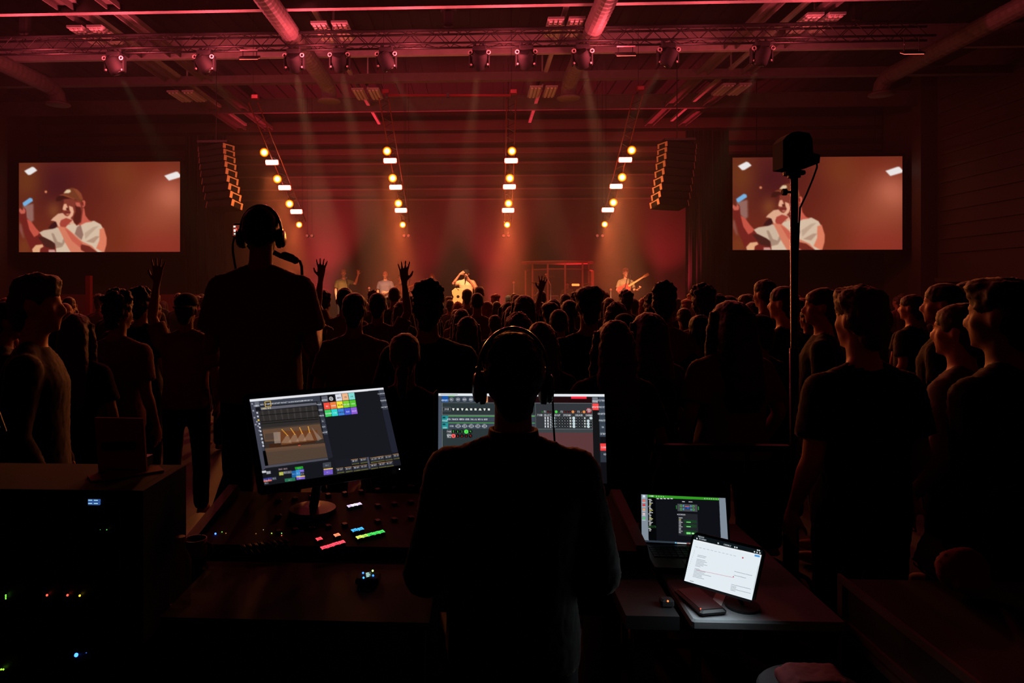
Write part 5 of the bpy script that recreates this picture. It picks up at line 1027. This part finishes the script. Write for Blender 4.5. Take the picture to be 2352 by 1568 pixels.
# small controller with a lit display, lower middle
p = on_desk(846, 1320); p = PZ(846, 1320, .945); t = thing('mini_controller', p, 'small black controller with a tiny lit display and four blue and green dots', 'controller'); c0_ = Vector(p)
MB().chamfer((0,0,-.012), (.075,.06,.022), .005).build('case', MATTE, t)
def pc(x, y): return PZ(x, y, .9455)-c0_
m = MB(); a_, b_, c_, d_ = pc(839,1315), pc(852,1312), pc(853,1323), pc(841,1326)
MB().add([a_, b_, c_, d_], [(3,2,1,0)]).build('display', M('display_dark', (10,30,30), .3, emit=.3, emcol=(60,120,110)), t)
for k in range(4): q0, q1 = a_.lerp(d_, .12+k*.24)+UP*.0006, b_.lerp(c_, .12+k*.24)+UP*.0006; w_ = (d_-a_)*.12; MB().add([q0.lerp(q1,.08), q0.lerp(q1,.6+.1*(k % 3)), q0.lerp(q1,.6+.1*(k % 3))+w_, q0.lerp(q1,.08)+w_], [(3,2,1,0)]).build('text_line', M('display_text', (180,230,225), .5, emit=1.2), t)
for x, y, col in [(834,1316,(60,130,255)), (835,1327,(60,150,255)), (856,1311,(170,235,130)), (857,1322,(50,130,255))]: bead(pc(x, y)+UP*.001, .0032, col, 2.5, 'lit_button', t)
t2 = thing('shelf_board', (-.35, 2.08, 0), 'narrow black shelf along the front of the lighting desk', 'shelf'); MB().bbox((-.55, -.17, .9), (.22, .26, .92)).build('board', MATTE, t2); MB().bbox((-.72, .16, .9), (-.551, .26, .92)).build('side_flap', MATTE, t2); MB().bbox((-.54, -.1, 0), (-.5, .0, .9)).build('bracket', BLACK, t2); MB().bbox((-.76, .24, 0), (.22, .26, .899)).build('added_skirt', MATTE, t2); MB().bbox((.16, -.1, 0), (.2, .0, .9)).build('bracket', BLACK, t2)  # front panel added to block the view of stage-lit floor under the shelf
# equipment rack at the left
RD = 1.9; a, b = P(-170, 1125, RD), P(322, 1125, RD); RH = a.z; rx = (a.x+b.x)/2; rw = b.x-a.x
t = thing('equipment_rack', (rx, a.y+.16, 0), 'tall black equipment rack at the left with small coloured lights and a blue display', 'rack'); ro = Vector(t.location)
for s_ in (-1, 1): MB().bbox((s_*rw/2-.012, -.14, 0), (s_*rw/2+.012, .14, RH)).build('side_panel', MATTE, t)
MB().bbox((-rw/2+.013, -.14, RH-.025), (rw/2-.013, .14, RH)).build('top_panel', MATTE, t); MB().bbox((-rw/2+.013, -.14, 0), (rw/2-.013, .14, .06)).build('plinth', MATTE, t)
GL = M('gloss_panel', (26,24,24), .25, .4); z = RH-.03; k = 0
while z > .12:
    h = .108; f = MB().chamfer((0, -.0, z-h/2), (rw-.03, .24, h-.008), .004).build('rack_unit', BLACK, t); MB().bbox((-rw/2+.03, -.1335, z-h+.008), (rw/2-.03, -.1205, z-h+.014)).build('front_lip', GL, f)
    for s_ in (-1, 1): MB().path([(s_*(rw/2-.05), -.12, z-.02), (s_*(rw/2-.05), -.145, z-.025), (s_*(rw/2-.05), -.145, z-h+.025), (s_*(rw/2-.05), -.12, z-h+.02)], .004, 6).build('handle', ALU, f)
    z -= h
def onrack(x, y): r = ray(x, y); yy = ro.y-.123; return CAM+r*(yy/r.y)-ro
a_, b_ = onrack(203.5, 1137), onrack(229.5, 1159); MB().bbox((a_.x, -.126, b_.z), (b_.x, -.1195, a_.z)).build('display', M('blue_display', (40,80,150), .4, emit=.8, emcol=(52,92,160)), t)
m = MB()
for k in range(6): u = a_.x+.001+(k % 2)*(b_.x-a_.x)*.5; v = a_.z-.003-(k//2)*.009; m.bbox((u, -.1268, v-.0016), (u+.011, -.1261, v))
m.build('display_text', M('display_text', (180,230,225), .5, emit=1.2), t)
for x, y, r, col, e in [(15.5,1365,.0022,(110,200,60),1.6), (15.5,1369,.0022,(110,200,60),1.6), (15.5,1373,.002,(110,200,60),1.2), (110,1365,.0032,(240,80,60),2), (157,1365,.0032,(240,80,60),2), (185,1366,.003,(230,190,50),2), (177,1502,.0055,(50,110,255),5), (200,1497,.0015,(60,110,220),1), (5,1535,.0025,(140,220,50),2.4), (10,1535,.0025,(140,220,50),2.4), (232,1215,.001,(90,180,90),.8), (247,1215,.0016,(90,200,90),1)]: bead(onrack(x, y)+V(0,-.004,0), r, col, e, 'indicator', t)
# things on top of the rack: desk lid, board with clip, paper, edge of a screen
p = PZ(215, 1118, RH); t = thing('script_board', (p.x, ro.y+.04, RH), 'upright reddish board with a dark clip on the left rack', 'board', rz=math.radians(-3))
MB().box((0, 0, .085), (.155, .008, .17), Matrix.Rotation(.12, 3, 'X')).build('board', M('rust_card', (150,70,56), .8), t); MB().chamfer((0, -.016, .085), (.11, .012, .025), .004, Matrix.Rotation(.12, 3, 'X') @ Matrix.Rotation(-.06, 3, 'Y')).build('clip', BLACK, t); MB().box((0, .05, .02), (.1, .09, .03)).build('foot', BLACK, t)
p = PZ(330, 1085, RH); MB().box((0,0,.003), (.2,.07,.005), Matrix.Rotation(math.radians(38), 3, 'Z')).build('paper_sheet', M('rust_card', (150,70,56), .8), loc=(b.x-.12, ro.y+.02, RH), label='angled reddish sheet lying at the right end of the left rack', cat='paper')
p = P(10, 960, 2.2); t = thing('side_screen', (p.x-.235, p.y, RH), 'pale lit screen cut off by the left edge of the frame, above the rack', 'monitor', rz=math.radians(20))
MB().chamfer((0, 0, p.z-RH+.0), (.36, .02, .24), .006, Matrix.Rotation(-.3, 3, 'Y')).build('housing', BLACK, t); MB().box((0, -.0125, p.z-RH+.01), (.335, .003, .21), Matrix.Rotation(-.3, 3, 'Y')).build('display', M('pale_display', (90,92,88), .5, emit=.12, emcol=(120,125,118)), t); MB().tube((0, .015, .0), (0, .015, p.z-RH-.05), .015).build('stand', BLACK, t)
# bottle and mug on the shelf
SHZ = .921
GLASS = M('clear_bottle', (150,130,125), .08, alpha=.25)
t = thing('water_bottle', V(-.875, 1.99, SHZ), 'clear plastic water bottle between the left rack and the desk', 'bottle'); MB().lathe((0,0,0), UP, [(0,.028),(.005,.031),(.06,.031),(.075,.029),(.13,.031),(.155,.02),(.175,.012),(.185,.012)], 20).build('body', GLASS, t, smooth=True); MB().lathe((0,0,.185), UP, [(0,.014),(.016,.014)], 14).build('cap', M('red_cap', (150,30,26), .4), t)
t = thing('mug', V(-.955, 2.29, SHZ), 'dark reddish mug beside the water bottle', 'mug'); MB().lathe((0,0,0), UP, [(0,.033),(.004,.036),(.085,.038),(.085,.034),(.01,.031),(.008,.005)], 20).build('cup', M('dark_red_ceramic', (90,30,30), .4), t, smooth=True); MB().path([(.036,0,.02),(.055,0,.025),(.062,0,.045),(.055,0,.065),(.037,0,.07)], .005, 6).build('handle', M('dark_red_ceramic', (90,30,30), .4), t, smooth=True)
# steel barrier behind the desk
t = thing('crowd_barrier', (P(1620,1020,3.35).x, P(1620,1020,3.35).y, 0), 'black railed barrier behind the laptop table, between desk and crowd', 'barrier'); bz = P(1620,1020,3.35).z
MB().bbox((-.4,-.02,bz-.03), (.4,.02,bz)).build('top_rail', M('black_gloss_rail', (40,34,32), .3, .5), t); MB().bbox((-.4,-.015,.1), (.4,.015,.13)).build('bottom_rail', BLACK, t)
for x in (-.39,-.2,0,.2,.39): MB().bbox((x-.012,-.012,.13), (x+.012,.012,bz-.031)).build('upright', BLACK, t)
for x in (-.39,.39): MB().bbox((x-.012,-.2,0), (x+.012,.2,.03)).build('foot', BLACK, t); MB().bbox((x-.012,-.012,.031), (x+.012,.012,.099)).build('foot_post', BLACK, t)
# flight cases on the right
EDGE = M('case_edge', (120,100,92), .4, .5)
def fcase(x0, y0, x1, y1, h, lab):
    t = thing('flight_case', ((x0+x1)/2, (y0+y1)/2, 0), lab, 'flight case'); w_, d_ = x1-x0, y1-y0
    MB().bbox((-w_/2+.01,-d_/2+.01,.06), (w_/2-.01,d_/2-.01,h-.012)).build('panel_box', M('laminated_black', (24,20,20), .6, noise=.2), t)
    for z in (.065, h*.55, h*.55+.03, h-.16, h-.13, h-.01):
        m = MB(); m.bbox((-w_/2,-d_/2,z-.012), (w_/2,-d_/2+.009,z+.01)).build('edge_strip', EDGE, t); MB().bbox((-w_/2,-d_/2+.0095,z-.012), (-w_/2+.009,d_/2,z+.01)).build('edge_strip', EDGE, t)
    for sx in (-1,1):
        for sy in (-1,1): MB().bbox((sx*(w_/2-.013)-.013, sy*(d_/2-.013)-.013, .077), (sx*(w_/2-.013)+.013, sy*(d_/2-.013)+.013, h-.02)).build('corner_post', EDGE, t); MB().lathe((sx*(w_/2-.08)-.015, sy*(d_/2-.08), .028), (1,0,0), [(0,.028),(.03,.028)], 14).build('castor', RUBBER, t)
    MB().chamfer((-w_/2-.006,0,h*.4), (.012,.16,.1), .004).build('recessed_handle', ALU, t); return t
fcase(1.075, .7, 1.95, 2.08, 1.01, 'large black flight case with metal edges at the lower right')
mb = MB().ball((0,0,.062), (.07,.05,.062)).ball((0,-.035,.04), (.05,.03,.035)).ball((.03,0,.03), (.05,.04,.03)); mkobj('pouch', solid('pouch', mb, .007, 4, .003, 4, 30), M('faded_red_nylon', (120,44,40), .8), loc=(1.36, 1.97, 1.01), label='small rounded dark red pouch on the far end of the flight case', cat='bag')
t = thing('stool', (.86, 1.76, 0), 'black round stool in the shadow at the bottom right', 'stool'); MB().lathe((0,0,.8), UP, [(0,.13), (.01,.14), (.03,.14), (.04,.13)], 28).build('seat', MATTE, t, smooth=True)
for a_ in (45, 135, 225, 315): MB().tube((math.cos(math.radians(a_))*.16, math.sin(math.radians(a_))*.16, 0), (math.cos(math.radians(a_))*.09, math.sin(math.radians(a_))*.09, .8), .012).build('leg', BLACK, t)
mb = MB().chamfer((0,0,.018), (.15,.12,.034), .01).chamfer((.01,.0,.04), (.13,.1,.02), .008); mkobj('folded_cloth', solid('folded_cloth', mb, .006, 3, .002, 4, 30), M('red_cloth', (110,12,16), .9), loc=(.85, 1.76, .84), label='folded dark red cloth on the round stool', cat='cloth')

# ---------------------------------------------------------------- the operator
def headset(o, lab, k, rz, wd=1., cup=.05, dz_=0.):
    t = thing('headphones', o, lab, 'headphones', rz=math.radians(rz)); x = .087*k*wd; zc = 1.61*k; zb = (1.648+dz_)*k; top = .118*k; rr = []
    for i in range(25):
        a_ = math.pi*(.0+i/24); q = V(-x*math.cos(a_), -.005, zb+math.sin(a_)*top); nn = V(-math.cos(a_)/x*.1, 0, math.sin(a_)/top*.1).normalized(); hw = .013+.006*math.sin(a_)
        rr.append([q+V(0,-hw,0), q+V(0,-hw,0)+nn*.006, q+nn*.009, q+V(0,hw,0)+nn*.006, q+V(0,hw,0), q-nn*.002])
    MB().rings(rr).build('headband', M('satin_black_plastic', (20,20,22), .22, spec=.8), t, smooth=True)
    for s_ in (-1, 1):
        MB().chamfer((s_*(x+.004), -.004, zb-.005), (.014, .03, .045), .004).build('band_end', M('satin_black_plastic', (20,20,22), .22, spec=.8), t)
        c = V(s_*(x-.004), 0, zc-.012); MB().lathe(c-V(s_*.014,0,0), (s_,0,0), [(0,cup*.75),(.004,cup*.9),(.016,cup*.92),(.02,cup*.7)], 24).build('ear_pad', M('leather_black', (18,16,16), .5), t, smooth=True)
        MB().lathe(c+V(s_*.006,0,0), (s_,0,0), [(0,cup*.8),(.006,cup*.86),(.014,cup*.72),(.018,cup*.3)], 24).build('ear_cup', M('satin_black_plastic', (20,20,22), .22, spec=.8), t, smooth=True)
        MB().path([V(s_*(x+.008),-.022,zb-.015), V(s_*(x+.014),-.03,zc+.02), V(s_*(x+.014),-.032,zc-.01), V(s_*(x+.01),-.03,zc-.035)], .003, 8).build('yoke', M('grey_hinge', (130,140,140), .3, .8), t, smooth=True)
    return t
p = P(1178, 750, 1.86); H = p.z; base = Vector((p.x, p.y, 0))
op = person(base, H, 2.5, 'desk', 'desk', hair='short', hc='black', top='black', long=True, vox=.0085, fit=.012, label='person at the lighting desk seen from behind in black shirt and headphones, centre', hairvox=.006, wide=.96, hairw=1.1)
k = H/1.765
MB().loft([((0,-.012,1.425), .083, .075), ((0,-.014,1.46), .074, .068), ((0,-.014,1.487), .07, .064), ((0,-.014,1.488), .06, .055), ((0,-.012,1.43), .06, .055)], 24).build('collar', CLO['black'], op, smooth=True)
hs = headset(base, 'black over-ear headphones with thin rim-lit band on the operator', k, 2.5, 1.05, dz_=-.008)
c0_ = base; pts = [P(1266,880,1.86), P(1270,930,1.9), P(1272,985,1.93), P(1276,1045,1.97), P(1280,1120,2.06), P(1285,1200,2.14)]
MB().path([q-base for q in pts], .0028, 6).build('cable', RUBBER, None, loc=base, label='thin black headphone cable hanging right of the operator neck', cat='cable')
# ---------------------------------------------------------------- camera operator on a riser
p = P(600, 464, 3.1); H = p.z-.5; base = Vector((p.x, p.y, .5))
MB().chamfer((0,0,.25), (1.5,1.5,.5), .02).build('riser', M('black_stage_ply', (30,26,25), .45), loc=(p.x, p.y+.3, 0), label='black riser under the camera operator', cat='platform')
person(base, H, 1, 'camera', 'camera', hair='buzz', hc='black', top='rust', vox=.0085, fit=.012, label='person operating a camera on a riser, seen from behind in a t-shirt and headset', wide=.99, hairw=1.08)
headset(base, 'bulky black headset on the camera operator', H/1.765, 1, 1.04, cup=.048, dz_=-.02)
t = thing('video_camera', (base.x-.1, base.y+.6, .5), 'video camera on a tripod in front of the camera operator', 'camera', rz=math.radians(6)); CZ = 1.33
MB().chamfer((0,.0,CZ), (.15,.34,.2), .02).build('camera_body', MATTE, t); MB().lathe((0,.17,CZ), (0,1,0), [(0,.06),(.1,.07),(.16,.065),(.2,.08)], 20).build('lens', BLACK, t, smooth=True)
MB().chamfer((0,0,CZ-.13), (.12,.16,.06), .01).build('tripod_head', BLACK, t)
for a_ in (90, 210, 330): MB().tube((0,0,CZ-.16), (math.cos(math.radians(a_))*.42, math.sin(math.radians(a_))*.42, .0), .018, .014).build('tripod_leg', BLACK, t)
MB().path([(.04,-.05,CZ-.13), (.14,-.2,CZ-.1), (.22,-.42,CZ-.12)], .012, 8).build('pan_bar', BLACK, t)
vf = P(552, 530, 3.5)-Vector(t.location); R6 = Matrix.Rotation(math.radians(-6), 3, 'Z'); q = R6 @ vf
MB().chamfer(q, (.075,.03,.075), .006).build('viewfinder', BLACK, t); m = MB().box(q+V(-.004,-.016,0), (.06,.002,.056)); m.build('viewfinder_display', M('finder_picture', (120,50,40), .5, emit=.5, emcol=(150,60,44)), t)
for dx, dz_, sx, sz, col in [(-.021,.02,.01,.008,(225,235,230)), (-.02,0,.01,.012,(235,225,225)), (-.02,-.017,.008,.006,(190,240,225)), (-.01,-.021,.006,.006,(180,230,220)), (-.012,.006,.006,.01,(230,80,70))]: MB().box(q+V(-.004+dx,-.018,dz_), (sx,.002,sz)).build('display_symbol', M('sym_%d' % col[1], col, .5, emit=1.2), t)
MB().tube(q+V(0,.015,-.03), V(-.03,0,CZ+.1), .008).build('finder_arm', BLACK, t)
cb = Vector(t.location); pts = [P(545,542,3.5), P(538,548,3.48), P(535,562,3.46), P(535,580,3.45), P(545,640,3.5)]
MB().path([R6 @ (q_-cb) for q_ in pts], .006, 8).build('finder_cable', RUBBER, t)
gb = P(655, 588, 3.42); MB().path([R6 @ (P(626,578,3.4)-cb), R6 @ (P(645,588,3.4)-cb), R6 @ (P(668,592,3.38)-cb)], .012, 8).build('zoom_bar', BLACK, t)
m = MB().chamfer(R6 @ (P(662,590,3.38)-cb), (.075,.05,.04), .012, Matrix.Rotation(.35, 3, 'Y')).chamfer(R6 @ (P(677,597,3.37)-cb), (.04,.05,.035), .01, Matrix.Rotation(.5, 3, 'Y')); mkobj('zoom_control', solid('zoom_control', m, .004, 2), MATTE, t)
MB().path([R6 @ (P(x, y, 3.37)-cb) for x, y in [(682,598), (689,600), (693,612), (694,632), (691,652), (688,700)]], .007, 8).build('zoom_cable', RUBBER, t)
# ---------------------------------------------------------------- unit on a pole, right
D = 3.4; p = P(1824, 395, D); t = thing('pole_antenna', (p.x, p.y, 0), 'black boxy unit on a tall pole in front of the right video screen', 'antenna'); o_ = Vector(t.location)
out = [(1788,327),(1797,316),(1808,309),(1822,306),(1848,310),(1855,323),(1857,356),(1873,361),(1871,378),(1840,390),(1820,392),(1788,389)]
def oc(x, y, d): return P(x, y, D)+FWD*d-o_
cx_, cy__ = 1824, 352
MB().rings([[oc(cx_+(x-cx_)*s_, cy__+(y-cy__)*s_, d) for x, y in out] for d, s_ in ((-.055,.9), (-.045,1), (.06,1), (.07,.9))]).build('housing', MATTE, t)
MB().lathe(oc(1824,394,0), UP*-1, [(0,.05),(.008,.052),(.016,.05),(.017,.03),(.03,.03)], 18).build('mount_plate', BLACK, t)
top = oc(1824, 398, 0); MB().tube((0,0,.05), (0,0,top.z), .0175, n=16).build('pole', M('pole_metal', (60,50,46), .3, .8), t, smooth=True); MB().tube((0,0,.05), (0,0,oc(0,800,0).z), .022, n=16).build('lower_tube', M('pole_metal', (60,50,46), .3, .8), t, smooth=True)
kn = oc(1802, 441, -.0); MB().tube(kn, kn+RGT*.045, .006).build('clamp_screw', BLACK, t); MB().lathe(kn-RGT*.012, RGT, [(0,.012),(.004,.017),(.02,.017),(.024,.012)], 12).build('clamp_knob', RUBBER, t)
MB().path([oc(1870,362,0), oc(1876,368,0), oc(1874,385,-.01), oc(1862,412,-.02), oc(1845,448,-.03), oc(1833,478,-.02), oc(1829,520,-.025), oc(1826,600,-.025), oc(1822,760,-.027)], .0045, 8).build('cable', RUBBER, t, smooth=True)
for a_ in (30, 150, 270): MB().path([(0,0,.45), (math.cos(math.radians(a_))*.1, math.sin(math.radians(a_))*.1, .4), (math.cos(math.radians(a_))*.4, math.sin(math.radians(a_))*.4, .01)], .012, 8).build('foot_leg', BLACK, t)
